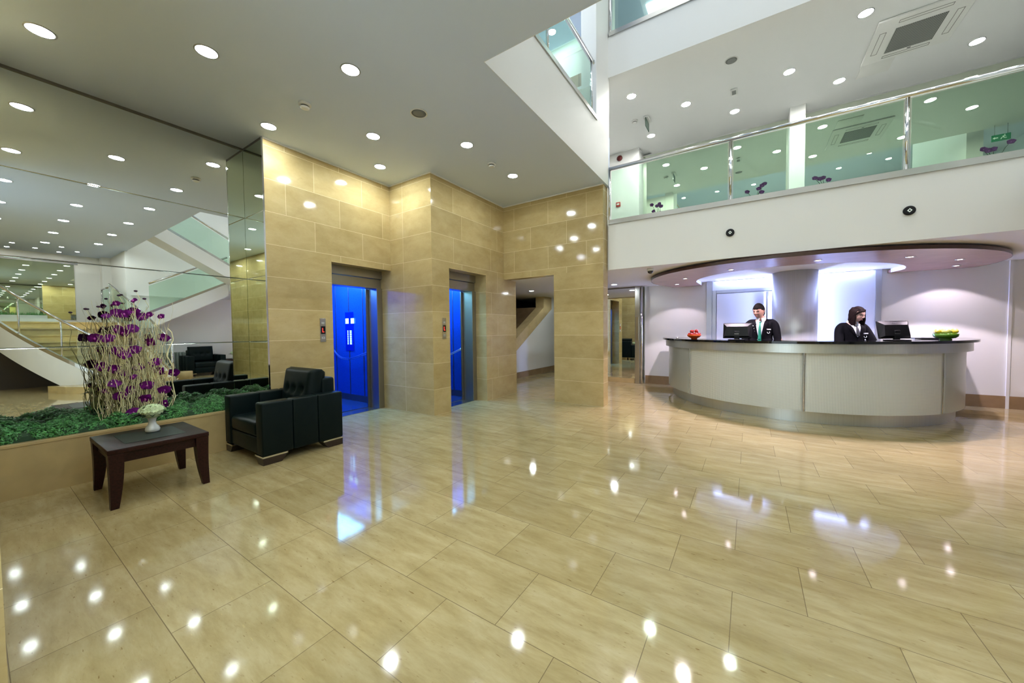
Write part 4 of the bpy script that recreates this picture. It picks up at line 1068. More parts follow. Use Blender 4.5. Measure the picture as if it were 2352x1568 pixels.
# ================================================================== stairs seen in the mirror wall
sc_ = thing('curved_staircase', 'curving stone staircase with glass sides and steel handrails, seen in the mirror wall', 'staircase', (2.6, 1.8, 0))
Q = lambda mb, n, mt, bv=0: local(mb.build(n, M[mt], None, bv), sc_)
NS, RI = 10, 0.168
def bez(p, q, s, t): return (p[0]*(1-t)**2+2*q[0]*t*(1-t)+s[0]*t*t, p[1]*(1-t)**2+2*q[1]*t*(1-t)+s[1]*t*t)
def SA(t): return bez((1.75, 1.90), (2.05, 0.78), (3.85, 0.25), t)
def SB(t): return bez((1.62, 3.04), (2.5, 2.70), (4.35, 2.36), t)
for i in range(NS):
    a0, b0, a1, b1 = SA(i/NS), SB(i/NS), SA((i+1)/NS), SB((i+1)/NS)
    Q(MB().prism([a0, b0, b1, a1], 0.0 if i < 2 else RI*(i-1.2), RI*(i+1)-0.03), 'step', 'slab_stone')
    def ex(p, q, d=0.03): 
        v = Vector((q[0]-p[0], q[1]-p[1])).normalized(); return (p[0]-v.x*d, p[1]-v.y*d)
    Q(MB().prism([ex(a0, a1), ex(b0, b1), b1, a1], RI*(i+1)-0.03, RI*(i+1)), 'tread', 'slab_stone')
# landing
LZ = NS*RI
Q(MB().prism([SA(1), SB(1), (6.29, 2.36), (6.29, -0.85), (3.9, -0.85)], LZ-0.25, LZ), 'landing', 'slab_stone')
def string(S_, name, mt, out, zt, zb, th=0.05):
    n = 26; top, bot, top2, bot2 = [], [], [], []
    for i in range(n+1):
        t = i/n; p = S_(t); q = S_(min(1, t+0.01)); p_ = S_(max(0, t-0.01)); d = Vector((q[0]-p_[0], q[1]-p_[1])).normalized(); nn = Vector((d.y, -d.x))*out
        z = RI*NS*t
        for L, o_, zz in ((top, 0.0, z+zt), (bot, 0.0, max(0.0, z+zb)), (top2, th, z+zt), (bot2, th, max(0.0, z+zb))):
            L.append((p[0]+nn.x*o_, p[1]+nn.y*o_, zz))
    mb = MB(); mb.loft([[a, b, d_, c] for a, b, c, d_ in zip(top, bot, top2, bot2)], True, True, False)
    return Q(mb, name, mt)
for S_, o_ in ((SA, 1), (SB, -1)):
    string(S_, 'string', 'white', o_, 0.20, -0.42)
    string(S_, 'steel_channel', 'steel', o_, 0.29, 0.20)
    def rail(zt, S_=S_, o_=o_):
        return [(S_(i/20)[0], S_(i/20)[1], RI*NS*i/20+zt) for i in range(21)]
    Q(MB().tube(rail(1.13), 0.026, 12), 'handrail', 'chrome')
    mb = MB(); tp, bt = rail(1.08), rail(0.28); mb.ribbon(tp, bt)
    Q(mb, 'glass_pane', 'glass')
    for t in (0, 0.33, 0.66, 1.0):
        p = S_(t); Q(MB().tube([(p[0], p[1], RI*NS*t+0.02), (p[0], p[1], RI*NS*t+1.14)], 0.030 if t == 0 else 0.016, 12), 'newel_post' if t == 0 else 'rail_post', 'chrome')
# black underside soffit and plinth with a rounded end
Q(MB().prism([(1.62, 1.20), (1.18, 1.46), (1.05, 1.62), (1.12, 1.78), (1.40, 1.95), (1.75, 1.75), (2.2, 1.0)], 0.0, 0.155), 'plinth', 'slab_stone')
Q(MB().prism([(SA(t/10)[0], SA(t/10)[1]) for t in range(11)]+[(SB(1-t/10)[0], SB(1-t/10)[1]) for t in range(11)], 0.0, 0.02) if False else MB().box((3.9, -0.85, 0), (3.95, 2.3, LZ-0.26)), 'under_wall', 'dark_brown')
# landing parapet planter with grass and a mirror beyond
tag(local(B1((5.1, -0.85, LZ), (5.3, 1.45, LZ+0.12)).build('x', M['white']), sc_), None, None).name = 'parapet'
t = thing('glass_balustrade', 'glass guard with steel corner posts on the stair landing, seen in the mirror', 'balustrade', (4.6, 2.3, LZ))
L2 = lambda mb, n, mt: local(mb.build(n, M[mt]), t)
L2(B1((4.45, 2.38, LZ+0.02), (5.5, 2.39, LZ+1.02)), 'glass_pane', 'glass')
L2(MB().tube([(4.4, 2.385, LZ+1.06), (5.6, 2.385, LZ+1.06)], 0.026, 10), 'handrail', 'chrome')
for x in (4.4, 5.6): L2(MB().tube([(x, 2.385, LZ), (x, 2.385, LZ+1.06)], 0.024, 10), 'post', 'chrome')
tag(B1((6.285, -0.6, LZ+0.12), (6.298, 1.92, 3.52)).build('wall_mirror', M['mirror_green'], loc=(6.29, 0.6, LZ)), 'large mirror on the wall behind the stair landing, seen in the mirror wall', 'mirror')
struct('trim_8', B1((6.27, -0.7, 3.52), (6.299, 2.0, 3.62)), M['dark_steel'])
struct('trim_9', B1((5.95, 2.46, LZ), (6.299, 2.66, H)), M['white'])
# planted tray on the landing
t = thing('planter', 'white planter of grass on the stair landing, seen in the mirror', 'planter', (5.6, 0.5, LZ))
local(B1((5.45, -0.6, LZ), (5.75, 1.3, LZ+0.22)).build('box', M['white']), t)
mb = MB(); r = random.Random(5)
for k in range(900):
    x, y = r.uniform(5.46, 5.74), r.uniform(-0.58, 1.28); h = r.uniform(0.05, 0.11); a = r.uniform(0, PI); w = 0.006
    mb.quad([(x-w*math.cos(a), y-w*math.sin(a), LZ+0.215), (x+w*math.cos(a), y+w*math.sin(a), LZ+0.215), (x+r.uniform(-.02, .02), y+r.uniform(-.02, .02), LZ+0.22+h)])
g = local(mb.build('grass', M['leaf'], recalc=False), t); g['kind'] = 'stuff'
pot_orchid('purple orchid on the landing planter beside the stair, seen in the mirror', 5.3, 0.42, 0.5, 8, LZ+0.12)

# upper flights on the right of the void
up = thing('upper_staircase', 'white upper stair flights with green glass sides right of the void, seen in the mirror', 'staircase', (3.2, 4.0, 1.2))
U = lambda mb, n, mt: local(mb.build(n, M[mt]), up)
def flight(xa, xb, y0, z0, y1, z1, d, xs):
    U(MB().prism([(y0, z0), (y1, z1), (y1, z1-d), (y0, z0-d)], xa, xb, 'x'), 'flight', 'white')
    U(MB().prism([(y0, z0), (y1, z1), (y1, z1+0.07), (y0, z0+0.07)], xs-0.03, xs+0.03, 'x'), 'steel_channel', 'steel')
    U(MB().prism([(y0, z0+0.07), (y1, z1+0.07), (y1, z1+0.80), (y0, z0+0.80)], xs-0.005, xs+0.005, 'x'), 'glass_pane', 'glass')
    U(MB().tube([(xs, y0, z0+0.86), (xs, y1, z1+0.86)], 0.03, 12), 'handrail', 'chrome')
flight(3.12, 4.09, 2.95, 1.93, 4.85, 2.98, 0.42, 3.15)
flight(2.35, 3.10, 4.85, 3.32, 2.72, 4.55, 0.40, 2.38)
U(B1((2.35, 4.86, 2.72), (4.09, 6.0, 3.0)), 'landing', 'white')
U(MB().box((4.0, 2.75, 2.5), (4.09, 6.0, 2.505)), 'skirting', 'white')
t = thing('radiator', 'grey ribbed radiator behind the armchair below the stairs, seen in the mirror', 'radiator', (4.03, 3.5, 0.12))
for k in range(11): MB().rbox((-0.05, -0.42+0.076*k, 0.0), (0.05, -0.42+0.076*k+0.062, 0.62), 0.015, seg=2).build('rib', M['radiator'], t)
B1((-0.02, -0.43, 0.02), (0.02, 0.42, 0.05)).build('lower_pipe', M['radiator'], t); B1((-0.02, -0.43, 0.56), (0.02, 0.42, 0.59)).build('upper_pipe', M['radiator'], t)
for y in (-0.3, 0.3): B1((-0.03, y-0.02, -0.12), (0.03, y+0.02, 0.02)).build('foot', M['radiator'], t)
tag(MB().lathe([(0.17, 0), (0.17, 0.25), (0.16, 0.26), (1e-4, 0.26)], (2.15, 3.42, 0), 36).build('stone_plinth', M['slab_stone'], loc=(2.15, 3.42, 0)), 'low round stone plinth at the foot of the stairs, seen in the mirror', 'plinth')

# ================================================================== things on the counter
def monitor(label, x, y, z, rz, tilt):
    t = thing('computer_monitor', label, 'monitor', (x, y, z), rz, group='monitors on the reception counter')
    MB().rbox((-0.11, -0.07, 0.0), (0.11, 0.09, 0.014), 0.005, seg=2).build('stand_base', M['black'], t)
    MB().rbox((-0.035, 0.0, 0.012), (0.035, 0.03, 0.14), 0.006, seg=2).build('stand_neck', M['black'], t)
    s = bpy.data.objects.new('screen_unit', None)
    R_ = Matrix.Translation((0, 0.02, 0.03)) @ Matrix.Rotation(tilt, 4, 'X')
    mb = MB(); mb.rbox((-0.195, 0.012, 0.0), (0.195, 0.035, 0.245), 0.006, R_, 2)
    # raised back shell: a shallow hipped block, sloped at the top
    f = [(-0.19, 0.012, 0.235), (0.19, 0.012, 0.235), (0.19, 0.012, 0.012), (-0.19, 0.012, 0.012)]; g = [(-0.14, -0.03, 0.18), (0.14, -0.03, 0.18), (0.155, -0.03, 0.03), (-0.155, -0.03, 0.03)]
    mb.loft([[R_ @ Vector(p) for p in f], [R_ @ Vector(p) for p in g]], True, True, False)
    o = mb.build('casing', M['black'], t)
    MB().box((-0.183, 0.0352, 0.014), (0.183, 0.0368, 0.230), R_).build('screen', mat('lit_screen', (0.02, 0.03, 0.06), 0.2, emis=(0.35, 0.45, 0.8), estr=0.5), t)
    MB().box((-0.032, -0.033, 0.055), (0.028, -0.0305, 0.078), R_).build('label_plate', M['grille'], t)
    ang_ = math.atan2(0.042, 0.055)
    text_mesh('maker_logo', 'DELL', 0.028, mat('dim_logo', (0.10, 0.10, 0.11), 0.3), t, R_ @ Matrix.Translation((0, -0.010, 0.2065)) @ Matrix.Rotation(PI/2-ang_, 4, 'X') @ Matrix.Translation((0, 0, 0.0012)), 0.0006)
    return t
monitor('black computer monitor seen from behind in front of the standing man', -0.165, 6.70, 1.1485, math.radians(-6), math.radians(-10))
monitor('black computer monitor seen from behind to the right of the woman', 1.66, 6.86, 1.1485, math.radians(28), math.radians(-12))

def bowl(label, x, y, z, prof, m, group):
    t = thing('fruit_bowl', label, 'bowl', (x, y, z), group=group)
    MB().lathe(prof, n=48).build('bowl', M[m], t)
    return t
bz = 1.1485
bowl('orange bowl of red apples at the left end of the reception counter', -0.83, 7.24, bz, [(0.048, 0.0), (0.05, 0.012), (0.085, 0.028), (0.112, 0.05), (0.116, 0.078), (0.111, 0.080), (0.104, 0.052), (0.05, 0.024), (1e-4, 0.02)], 'orange', 'bowls on the reception counter')
bowl('green bowl of lemons at the right end of the reception counter', 2.27, 7.46, bz, [(0.060, 0.0), (0.062, 0.008), (0.052, 0.014), (0.092, 0.024), (0.116, 0.046), (0.122, 0.080), (0.117, 0.082), (0.108, 0.050), (0.05, 0.028), (1e-4, 0.025)], 'green_bowl', 'bowls on the reception counter')
def apple(label, p, first=[]):
    if first: return dup(first[0], p, rnd.uniform(0, 6), label, 'apples in the orange bowl')
    t = thing('apple', label, 'fruit', p, group='apples in the orange bowl')
    MB().lathe([(1e-4, -0.030), (0.010, -0.033), (0.024, -0.028), (0.035, -0.006), (0.035, 0.008), (0.027, 0.025), (0.012, 0.031), (1e-4, 0.024)], n=24).build('flesh', M['apple'], t)
    MB().tube([(0, 0, 0.023), (0.002, 0, 0.034), (0.005, 0, 0.042)], 0.0016, 6).build('stem', M['foot'], t)
    first.append(t); return t
for i, (dx, dy, dz, w) in enumerate([(-0.070, 0.004, 0.078, 'at the left side'), (-0.038, -0.060, 0.080, 'at the front left'), (0.040, -0.062, 0.079, 'at the front right'), (0.072, 0.012, 0.082, 'at the right side'), (0.0, 0.070, 0.076, 'at the back'), (-0.036, 0.0, 0.132, 'on top at the left'), (0.037, 0.0, 0.138, 'on top at the right')]):
    apple(f'red apple in the orange bowl, {w}', (-0.83+dx, 7.24+dy, bz+dz))
def lemon(label, p, m, rz):
    t = thing('lemon', label, 'fruit', p, rz, group='lemons in the green bowl')
    MB().lathe([(1e-4, -0.048), (0.007, -0.045), (0.014, -0.038), (0.030, -0.018), (0.034, 0.0), (0.030, 0.018), (0.015, 0.036), (0.007, 0.043), (1e-4, 0.045)], n=24, mtx=Matrix.Rotation(PI/2, 4, 'Y')).build('peel', M[m], t); t.scale = (1.12,)*3
for dx, dy, dz, m, rz, w in [(-0.080, -0.004, 0.109, 'lemon', 1.2, 'at the left'), (-0.003, -0.052, 0.107, 'lime', 0.1, 'greenish one in the middle'), (0.078, -0.004, 0.115, 'lemon', 1.9, 'at the right'), (0.0, 0.058, 0.112, 'lemon', 0.2, 'at the back')]:
    lemon(f'lemon in the green bowl, {w}', (2.27+dx, 7.46+dy, bz+dz), m, rz)
tag(B1((2.02, 7.62, bz), (2.32, 7.78, bz+0.018)).build('document_tray', M['black']), 'flat black tray on the counter behind the green bowl', 'tray')
t = thing('bell', 'tiny dark call bell near the left tip of the reception counter', 'bell', (-1.18, 7.72, bz))
MB().lathe([(0.022, 0), (0.022, 0.004), (0.016, 0.014), (0.004, 0.018), (0.003, 0.024), (1e-4, 0.025)], n=20).build('dome', M['dark_steel'], t)

# ================================================================== people
def skin_body(name, verts, edges, m, extra=None, voxel=0.008, sub=2, smooth_it=6, root=0):
    """grow one continuous surface round a skeleton (position, radius) and fuse it with extra shapes"""
    me = bpy.data.meshes.new(name); me.from_pydata([v[0] for v in verts], edges, [])
    o = bpy.data.objects.new(name, me); C.objects.link(o)
    sk = o.modifiers.new('skin', 'SKIN'); sk.use_smooth_shade = True
    for i, v in enumerate(verts):
        rr = v[1]; d = me.skin_vertices[0].data[i]; d.radius = rr if isinstance(rr, tuple) else (rr, rr)
    me.skin_vertices[0].data[root].use_root = True
    sb = o.modifiers.new('sub', 'SUBSURF'); sb.levels = sub; sb.render_levels = sub
    dg = bpy.context.evaluated_depsgraph_get(); m1 = bpy.data.meshes.new_from_object(o.evaluated_get(dg))
    bpy.data.objects.remove(o)
    bm = bmesh.new(); bm.from_mesh(m1)
    if extra:
        for mb in extra:
            tmp = bpy.data.meshes.new('t'); bmesh.ops.recalc_face_normals(mb.bm, faces=list(mb.bm.faces)); mb.bm.to_mesh(tmp); mb.bm.free(); bm.from_mesh(tmp)
    m2 = bpy.data.meshes.new(name); bm.to_mesh(m2); bm.free()
    o = bpy.data.objects.new(name, m2); C.objects.link(o)
    rm = o.modifiers.new('remesh', 'REMESH'); rm.mode = 'VOXEL'; rm.voxel_size = voxel; rm.use_smooth_shade = True
    sm = o.modifiers.new('smooth', 'SMOOTH'); sm.factor = 0.5; sm.iterations = smooth_it
    dg = bpy.context.evaluated_depsgraph_get(); m3 = bpy.data.meshes.new_from_object(o.evaluated_get(dg))
    bpy.data.objects.remove(o)
    m3.materials.clear(); m3.materials.append(m)
    for p in m3.polygons: p.use_smooth = True
    o = bpy.data.objects.new(name, m3); C.objects.link(o); return o

def head_mesh(mtx, female=False):
    """head in local space: face towards -y, centre of the skull at the origin"""
    t = bmesh.new(); bmesh.ops.create_icosphere(t, subdivisions=5, radius=1.0)
    for v in t.verts:
        x, y, z = v.co
        g = lambda cx, cz, sx, sz: math.exp(-((x-cx)/sx)**2-((z-cz)/sz)**2)
        w = 0.077*(1-0.16*max(0, -z)**1.2) * (1-0.10*max(0, -z-0.4))
        dep = 0.098
        X, Y, Z = x*w, y*dep, z*0.118
        if z < -0.15: Y = Y*(1-0.28*(-z-0.15)) - 0.020*(-z-0.15) if y < 0.25 else Y*(1-0.45*(-z-0.15))
        if y < 0:
            f = -y
            Y -= f*(0.026*g(0, -0.16, 0.13, 0.17) + 0.013*g(0, 0.02, 0.09, 0.20))         # nose
            Y -= f*(0.006*g(0.36, 0.22, 0.28, 0.08) + 0.006*g(-0.36, 0.22, 0.28, 0.08))     # brows
            Y += f*(0.011*g(0.36, 0.06, 0.20, 0.10) + 0.011*g(-0.36, 0.06, 0.20, 0.10))     # eye sockets
            Y -= f*(0.006*g(0.55, -0.18, 0.22, 0.18) + 0.006*g(-0.55, -0.18, 0.22, 0.18))   # cheeks
            Y -= f*(0.007*g(0, -0.47, 0.26, 0.05) + 0.007*g(0, -0.57, 0.22, 0.05) - 0.006*g(0, -0.52, 0.26, 0.025)) # lips
            Y -= f*0.010*g(0, -0.86, 0.32, 0.16)                                             # chin
            Y += f*0.005*g(0, -0.70, 0.3, 0.06)
        v.co = (X, Y, Z)
    mb = MB(); mb.merge(t, mtx, True)
    for s in (-1, 1):     # ears
        mb.sphere((0, 0, 0), 1, 14, 10, (1, 1, 1), mtx @ Matrix.Translation((s*0.077, 0.012, -0.008)) @ Matrix.Rotation(s*0.35, 4, 'Z') @ Matrix.Diagonal((0.009, 0.019, 0.031, 1)))
    return mb

def face_parts(mtx, parent, brow):
    for s in (-1, 1):
        MB().sphere((0, 0, 0), 1, 12, 8, (1, 1, 1), mtx @ Matrix.Translation((s*0.029, -0.0805, 0.006)) @ Matrix.Diagonal((0.0125, 0.008, 0.005, 1))).build('eye', M['eye'], parent)
        MB().sphere((0, 0, 0), 1, 12, 8, (1, 1, 1), mtx @ Matrix.Translation((s*0.030, -0.088, 0.029)) @ Matrix.Rotation(s*0.18, 4, 'Y') @ Matrix.Diagonal((0.019, 0.006, 0.0035, 1))).build('eyebrow', brow, parent)
    MB().sphere((0, 0, 0), 1, 12, 8, (1, 1, 1), mtx @ Matrix.Translation((0, -0.0955, -0.061)) @ Matrix.Diagonal((0.021, 0.0055, 0.0065, 1))).build('lips', M['lip'], parent)

def hand(wrist, dirn, palm_n, side, rad=0.0085):
    """five bent fingers on a palm; returns MBs in world space"""
    d = Vector(dirn).normalized(); n = Vector(palm_n).normalized(); n = (n-d*n.dot(d)).normalized(); s = d.cross(n).normalized()*side
    w = Vector(wrist); out = []
    pm = MB(); fr = Matrix((( *s, 0), (*d, 0), (*n, 0), (0, 0, 0, 1))).transposed()
    pm.sphere((0, 0, 0), 1, 18, 12, (1, 1, 1), Matrix.Translation(w+d*0.045) @ fr @ Matrix.Diagonal((0.041, 0.052, 0.016, 1)))
    out.append(pm)
    for k, (off, ln, sp) in enumerate(((-0.030, 0.062, -0.16), (-0.010, 0.076, -0.04), (0.011, 0.080, 0.05), (0.031, 0.070, 0.16))):
        b = w+d*0.080+s*off; e = (d+s*sp).normalized()
        p1 = b+e*ln*0.45+n*0.004; p2 = p1+(e*0.86-n*0.5).normalized()*ln*0.32; p3 = p2+(e*0.5-n*0.86).normalized()*ln*0.25
        out.append(MB().tube([b-e*0.02, b, p1, p2, p3], [rad*1.1, rad*1.1, rad, rad*0.92, rad*0.75], 9))
    b = w+d*0.028-s*0.034; e = (d*0.75-s*0.75).normalized()
    out.append(MB().tube([b+s*0.015, b, b+e*0.032, b+e*0.05+d*0.012-n*0.006], [rad*1.35, rad*1.25, rad*1.1, rad*0.85], 9))
    return out

def person(kind):
    man = kind == 'man'
    if man:
        ox, oy, rz = 0.165, 7.27, math.radians(-10); hgt = 1.0
    else:
        ox, oy, rz = 1.285, 7.32, math.radians(22); hgt = 0.945
    lab = 'man in a dark suit with a green tie looking down behind the counter' if man else 'woman with long dark hair in a dark jacket looking down behind the counter'
    t = thing('person', lab, 'person', (ox, oy, 0), rz)
    k = hgt
    V = lambda x, y, z: (x*k, y*k, z*k)
    sh = 0.178 if man else 0.160; hipw = 0.095
    # ---- skeleton of the body (local space, face to -y)
    head_t = math.radians(16 if man else 20); turn = math.radians(-18 if man else 20)
    hc = Vector(V(-0.025 if man else 0.03, -0.060, 1.612))
    HM = Matrix.Translation(hc) @ Matrix.Rotation(turn, 4, 'Z') @ Matrix.Rotation(head_t, 4, 'X') @ Matrix.Diagonal((0.98*(1 if man else .95), 0.98*(1 if man else .95), 1.0*(1 if man else .96), 1))
    if man:
        hands = [((-0.20, -0.36, 1.00), (-0.235, -0.10, 1.09)), ((0.16, -0.36, 0.985), (0.262, -0.08, 1.085))]
    else:
        hands = [((-0.07, -0.335, 1.075), (-0.255, -0.10, 1.10)), ((0.20, -0.36, 1.155), (0.255, -0.13, 1.12))]
    verts = [(V(0, 0.0, 0.96), (0.135, 0.10)), (V(0, 0.0, 1.12), (0.125, 0.09)), (V(0, -0.005, 1.30), (0.145, 0.10)), (V(0, 0.0, 1.415), (0.10, 0.075)),
             (V(0, -0.012, 1.49), (0.056, 0.056)), (V(-0.01 if man else 0.01, -0.022, 1.56), (0.052, 0.052))]
    edges = [(0, 1), (1, 2), (2, 3), (3, 4), (4, 5)]
    for s, (hd, el) in zip((-1, 1), hands):
        i = len(verts)
        verts += [(V(s*sh*0.78, 0.008, 1.408), 0.046), (V(s*sh*1.05, 0.003, 1.37), 0.046), (V(*el), 0.042), (V((hd[0]*0.6+el[0]*0.4), (hd[1]*0.6+el[1]*0.4), (hd[2]*0.6+el[2]*0.4)), 0.036), (V(*hd), 0.026)]
        edges += [(3, i), (i, i+1), (i+1, i+2), (i+2, i+3), (i+3, i+4)]
        j = len(verts)
        verts += [(V(s*hipw, 0, 0.88), 0.095), (V(s*hipw*1.05, -0.005, 0.50), 0.058), (V(s*hipw*1.05, 0.01, 0.28), 0.052), (V(s*hipw*1.05, 0.015, 0.07), 0.034), (V(s*hipw*1.1, -0.12, 0.035), 0.030)]
        edges += [(0, j), (j, j+1), (j+1, j+2), (j+2, j+3), (j+3, j+4)]
    ex = [head_mesh(HM, not man)]
    for s, (hd, el) in zip((-1, 1), hands):
        d = Vector(V(*hd))-Vector(V(*el)); ex += hand(V(*hd), d, (0, 0, 1), s)
    body = skin_body('body', verts, edges, M['skin_man'] if man else M['skin_woman'], ex, 0.006, 2, 3)
    body.parent = t
    face_parts(HM, t, M['hair_man'] if man else M['hair_woman'])
    # ---- jacket: same skeleton, fuller, open at the neck
    jv = [(V(0, 0.0, 0.80), (0.190, 0.135)), (V(0, 0.0, 0.98), (0.178, 0.128)), (V(0, 0.0, 1.12), (0.160 if man else 0.145, 0.118)), (V(0, -0.004, 1.30), (0.182 if man else 0.165, 0.130)), (V(0, 0.004, 1.405), (0.125, 0.096)), (V(0, 0.040, 1.450), (0.080, 0.045))]
    je = [(0, 1), (1, 2), (2, 3), (3, 4), (4, 5)]
    for s, (hd, el) in zip((-1, 1), hands):
        i = len(jv); q = 0.86
        fx = [hd[c]*q+el[c]*(1-q) for c in range(3)]
        jv += [(V(s*sh*0.80, 0.004, 1.425), 0.064), (V(s*sh*1.06, 0.0, 1.395), 0.066), (V(el[0]*0.93, el[1], el[2]), 0.054), (V(*fx), 0.042)]
        je += [(4, i), (i, i+1), (i+1, i+2), (i+2, i+3)]
    jack = skin_body('jacket', jv, je, M['suit'], None, 0.008, 2, 4, 1); jack.parent = t
    tv = [(V(0, 0, 0.90), (0.165, 0.125))]; te = []
    for s in (-1, 1):
        j = len(tv); tv += [(V(s*hipw, 0, 0.84), 0.108), (V(s*hipw*1.05, -0.005, 0.50), 0.080), (V(s*hipw*1.05, 0.012, 0.08), 0.066)]; te += [(0, j), (j, j+1), (j+1, j+2)]
    trs = skin_body('trousers', tv, te, M['suit'], None, 0.010, 2, 4); trs.parent = t
    for s in (-1, 1):
        MB().sphere((0, 0, 0), 1, 16, 10, (1, 1, 1), Matrix.Translation(V(s*hipw*1.08, -0.06, 0.045)) @ Matrix.Diagonal((0.048, 0.135, 0.045, 1))).build('shoe', M['black'], t)
    # ---- shirt front, collar, tie, lapels laid on the chest
    def chest(x, z): # y of the jacket front
        best = 1.0
        for v in jack.data.vertices:
            d = (v.co.x-x)**2+(v.co.z-z)**2
            if d < 0.0006 and v.co.y < best: best = v.co.y
        return best if best < 1 else -0.12
    zt, zb = 1.455*k, (1.11 if man else 1.26)*k; hw = 0.062
    rows = []
    for i in range(9):
        q = i/8; z = zt+(zb-zt)*q; w = hw*(1-q)**0.9+0.003
        yb_ = chest(0, min(z, 1.40*k))-0.006+ (0.050*max(0, (z-1.40*k)/(0.06)) if z > 1.40*k else 0)
        rows.append([(w*s, yb_-0.004*(1-abs(s)), z) for s in (-1, -0.5, 0, 0.5, 1)])
    sh_ = MB(); sh_.loft(rows, False, False, True); so = sh_.build('shirt', M['shirt'], t, recalc=False)
    md = so.modifiers.new('thick', 'SOLIDIFY'); md.thickness = 0.004
    cb_ = MB(); ring_t, ring_b = [], []
    for i in range(29):
        a = -PI/2+0.22+(2*PI-0.44)*i/28
        ring_t.append((0.063*k*math.cos(a), -0.014*k+0.066*k*math.sin(a), (1.515+0.018*math.sin(a))*k)); ring_b.append((0.074*k*math.cos(a), -0.012*k+0.078*k*math.sin(a), (1.455+0.022*math.sin(a))*k))
    cb_.ribbon(ring_t, ring_b)
    for s, j in ((1, 0), (-1, 28)):
        p0, p1 = ring_t[j], ring_b[j]
        cb_.quad([p0, p1, (s*0.040*k, p1[1]-0.022*k, p1[2]-0.035*k), (s*0.062*k, p1[1]+0.012*k, p1[2]+0.004*k)])
    co_ = cb_.build('collar', M['shirt'], t, recalc=False); md = co_.modifiers.new('thick', 'SOLIDIFY'); md.thickness = 0.004
    tr_ = []
    for i in range(8):
        q = i/7; z = 1.435*k+(zb+0.01-1.435*k)*q; w = (0.016 if i == 0 else 0.012) if i < 2 else 0.012+0.014*q
        j = min(8, max(0, (z-zt)/(zb-zt)*8)); a = int(j); b_ = min(8, a+1); yy = rows[a][2][1]*(1-(j-a))+rows[b_][2][1]*(j-a)
        tr_.append([(-w, yy-0.007, z), (0, yy-0.013, z), (w, yy-0.007, z), (0, yy-0.005, z)])
    MB().loft(tr_, True, True, True).build('tie', M['tie'] if man else mat('dark_tie', (0.03, 0.035, 0.04), 0.5), t)
    for s in (-1, 1):
        lp = []
        for i in range(9):
            q = i/8; z = zt-0.01+(zb-zt)*q; w = hw*(1-q)**0.9+0.003; wl = w+0.045*math.sin(PI*min(1, 0.25+0.75*q))*(1-0.35*q)+0.008
            lp.append([(s*w*0.9, chest(s*w*0.9, min(z, 1.39*k))-0.010+(0.05*max(0, (z-1.40*k)/0.06) if z > 1.40*k else 0), z), (s*wl, chest(s*wl, min(z, 1.39*k))-0.007+(0.05*max(0, (z-1.40*k)/0.06) if z > 1.40*k else 0), z)])
        lo = MB(); lo.loft(lp, False, False, True); l_ = lo.build('lapel', M['suit'], t, recalc=False); md = l_.modifiers.new('thick', 'SOLIDIFY'); md.thickness = 0.004
    bx = 0.118; yb_ = chest(bx, 1.30*k)-0.004
    MB().rbox((bx-0.028, yb_-0.004, 1.300*k), (bx+0.028, yb_+0.006, 1.318*k), 0.002, seg=2).build('name_badge', M['badge'], t)
    em = MB(); em.tube([(bx-0.004+0.016*math.cos(a), chest(bx, 1.26*k)-0.004, 1.262*k+0.016*math.sin(a)) for a in [2.6+0.42*i for i in range(12)]], 0.004, 6)
    em.build('emblem', M['badge'], t)
    if man:
        for i in range(6):
            z = (1.37-0.045*i)*k; x = -0.095+0.014*i
            MB().sphere((x, chest(x, z)-0.004, z), 0.0075, 10, 6, (1, 0.5, 1)).build('jacket_button', M['badge'], t)
    # ---- hair
    tb = bmesh.new(); bmesh.ops.create_icosphere(tb, subdivisions=5, radius=1.0)
    q = random.Random(3); dele = []
    for v in tb.verts:
        x, y, z = v.co
        if man:
            line = 0.52 if y < -0.45 else (0.30 if y < -0.12 else (-0.10 if y < 0.22 else -0.62))
            if z < line-0.12: dele.append(v)
            s = 1.06+0.075*max(0, z)*(1.2-0.6*abs(x))+0.010*math.sin(x*21)*math.sin(y*25+z*13)+0.006*math.sin(x*47+y*39)
            if z < line: s *= 0.985
            v.co = (x*0.077*s*1.02, y*0.098*s+0.002, z*0.118*s)
        else:
            # parted long hair falling behind and beside the face
            if y < -0.18-0.5*max(0, z) and z < 0.50: dele.append(v)
            s = 1.045+0.02*math.sin(x*15+z*3)
            X, Y, Z = x*0.080*s, y*0.102*s+0.004, z*0.118*s
            v.co = (X, Y, Z)
    bmesh.ops.delete(tb, geom=dele, context='VERTS')
    hb = MB(); hb.merge(tb, HM, True)
    if man:
        hb = hb.build('hair', M['hair_man'], t)
        md = hb.modifiers.new('thick', 'SOLIDIFY'); md.thickness = 0.012; md.offset = -1
    else:
        ho = hb.build('hair', M['hair_woman'], t); md = ho.modifiers.new('thick', 'SOLIDIFY'); md.thickness = 0.012; md.offset = -1
        lk = MB(); qr = random.Random(6)
        HR = HM.to_3x3()
        for i in range(46):
            a = -0.16*PI+1.24*PI*i/45        # round the back from one temple to the other
            sx, sy = math.cos(a), math.sin(a)
            p0 = HM @ Vector((sx*0.082, sy*0.100+0.004, 0.030)); dn = Vector((qr.uniform(-.01, .01), 0, 0))
            ln = 0.25+qr.uniform(-0.03, 0.03); out = Vector((p0.x-hc.x, p0.y-hc.y, 0)).normalized()
            pts = [HM @ Vector((sx*0.068, sy*0.086, 0.085)), p0, p0+out*0.002+Vector((0, 0, -ln*0.35)), p0+out*(0.006 if sy > 0 else -0.004)+Vector((0, 0.012, -ln*0.7)), p0-out*0.006+Vector((0, 0.016, -ln))+dn]
            lk.tube(pts, [0.010, 0.013, 0.014, 0.012, 0.004], 8)
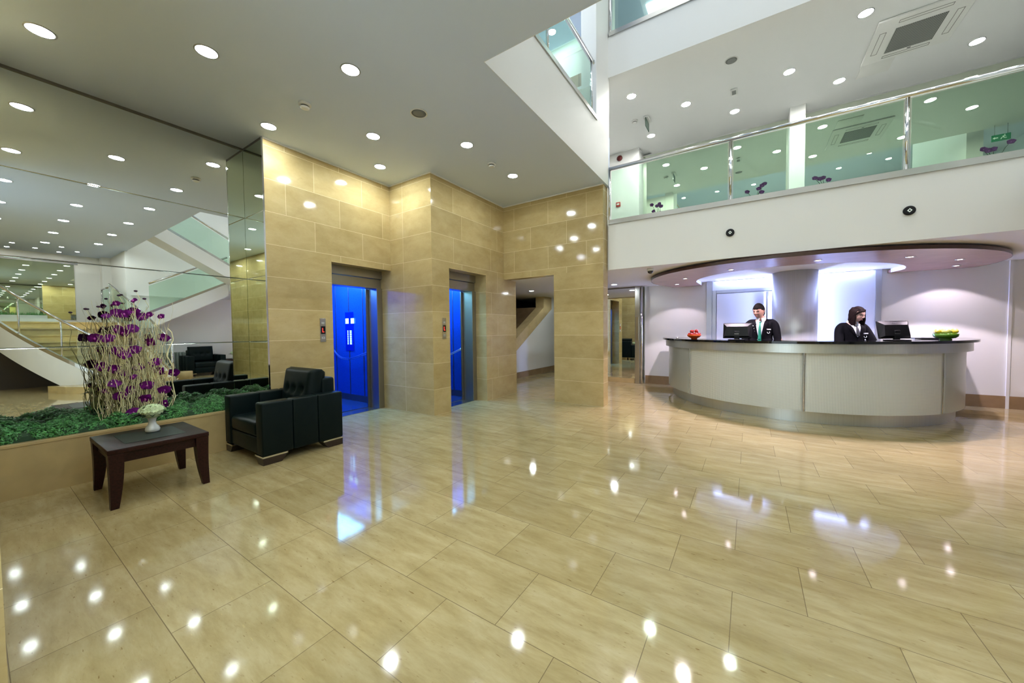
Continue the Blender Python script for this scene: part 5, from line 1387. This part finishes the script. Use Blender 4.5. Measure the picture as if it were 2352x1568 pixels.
        lk.tube([HM @ Vector((-0.02, -0.098, 0.085)), HM @ Vector((-0.062, -0.070, 0.06)), HM @ Vector((-0.084, -0.030, 0.0)), HM @ Vector((-0.086, 0.0, -0.09))], [0.010, 0.014, 0.014, 0.012], 8)
        lk.build('hair_length', M['hair_woman'], ho)
    return t
person('man'); person('woman')

# ================================================================== lamps, world, camera
w = bpy.data.worlds.new('dim_room_air'); S.world = w; w.use_nodes = True
w.node_tree.nodes['Background'].inputs['Color'].default_value = (0.8, 0.85, 0.9, 1); w.node_tree.nodes['Background'].inputs['Strength'].default_value = 0.02

cam = bpy.data.cameras.new('camera'); co = bpy.data.objects.new('camera', cam); C.objects.link(co); S.camera = co
cam.sensor_fit = 'HORIZONTAL'; cam.sensor_width = 36.0; cam.lens = 826.268*36.0/2352.0
cam.clip_start = 0.02; cam.clip_end = 100
yaw, pitch, roll = (math.radians(v) for v in (33.4087, -1.8852, -0.6089))
f = Vector((-math.sin(yaw)*math.cos(pitch), math.cos(yaw)*math.cos(pitch), math.sin(pitch)))
r0 = Vector((math.cos(yaw), math.sin(yaw), 0)); u0 = r0.cross(f)
r1 = r0*math.cos(roll)+u0*math.sin(roll); u1 = -r0*math.sin(roll)+u0*math.cos(roll)
mw = Matrix(((r1.x, u1.x, -f.x, 0), (r1.y, u1.y, -f.y, 0), (r1.z, u1.z, -f.z, CAM_Z), (0, 0, 0, 1)))
co.matrix_world = mw

S.view_settings.view_transform = 'Standard'; S.view_settings.look = 'None'; S.view_settings.gamma = 1.0; S.view_settings.use_curve_mapping = False
S.view_settings.exposure = 1.5
cy = S.cycles
cy.max_bounces = 10; cy.diffuse_bounces = 4; cy.glossy_bounces = 8; cy.transmission_bounces = 6; cy.transparent_max_bounces = 16
cy.use_adaptive_sampling = True; cy.adaptive_threshold = 0.015
cy.use_denoising = True; cy.denoiser = 'OPENIMAGEDENOISE'
cy.sample_clamp_indirect = 6.0; cy.caustics_reflective = False; cy.caustics_refractive = False
cy.use_light_tree = True
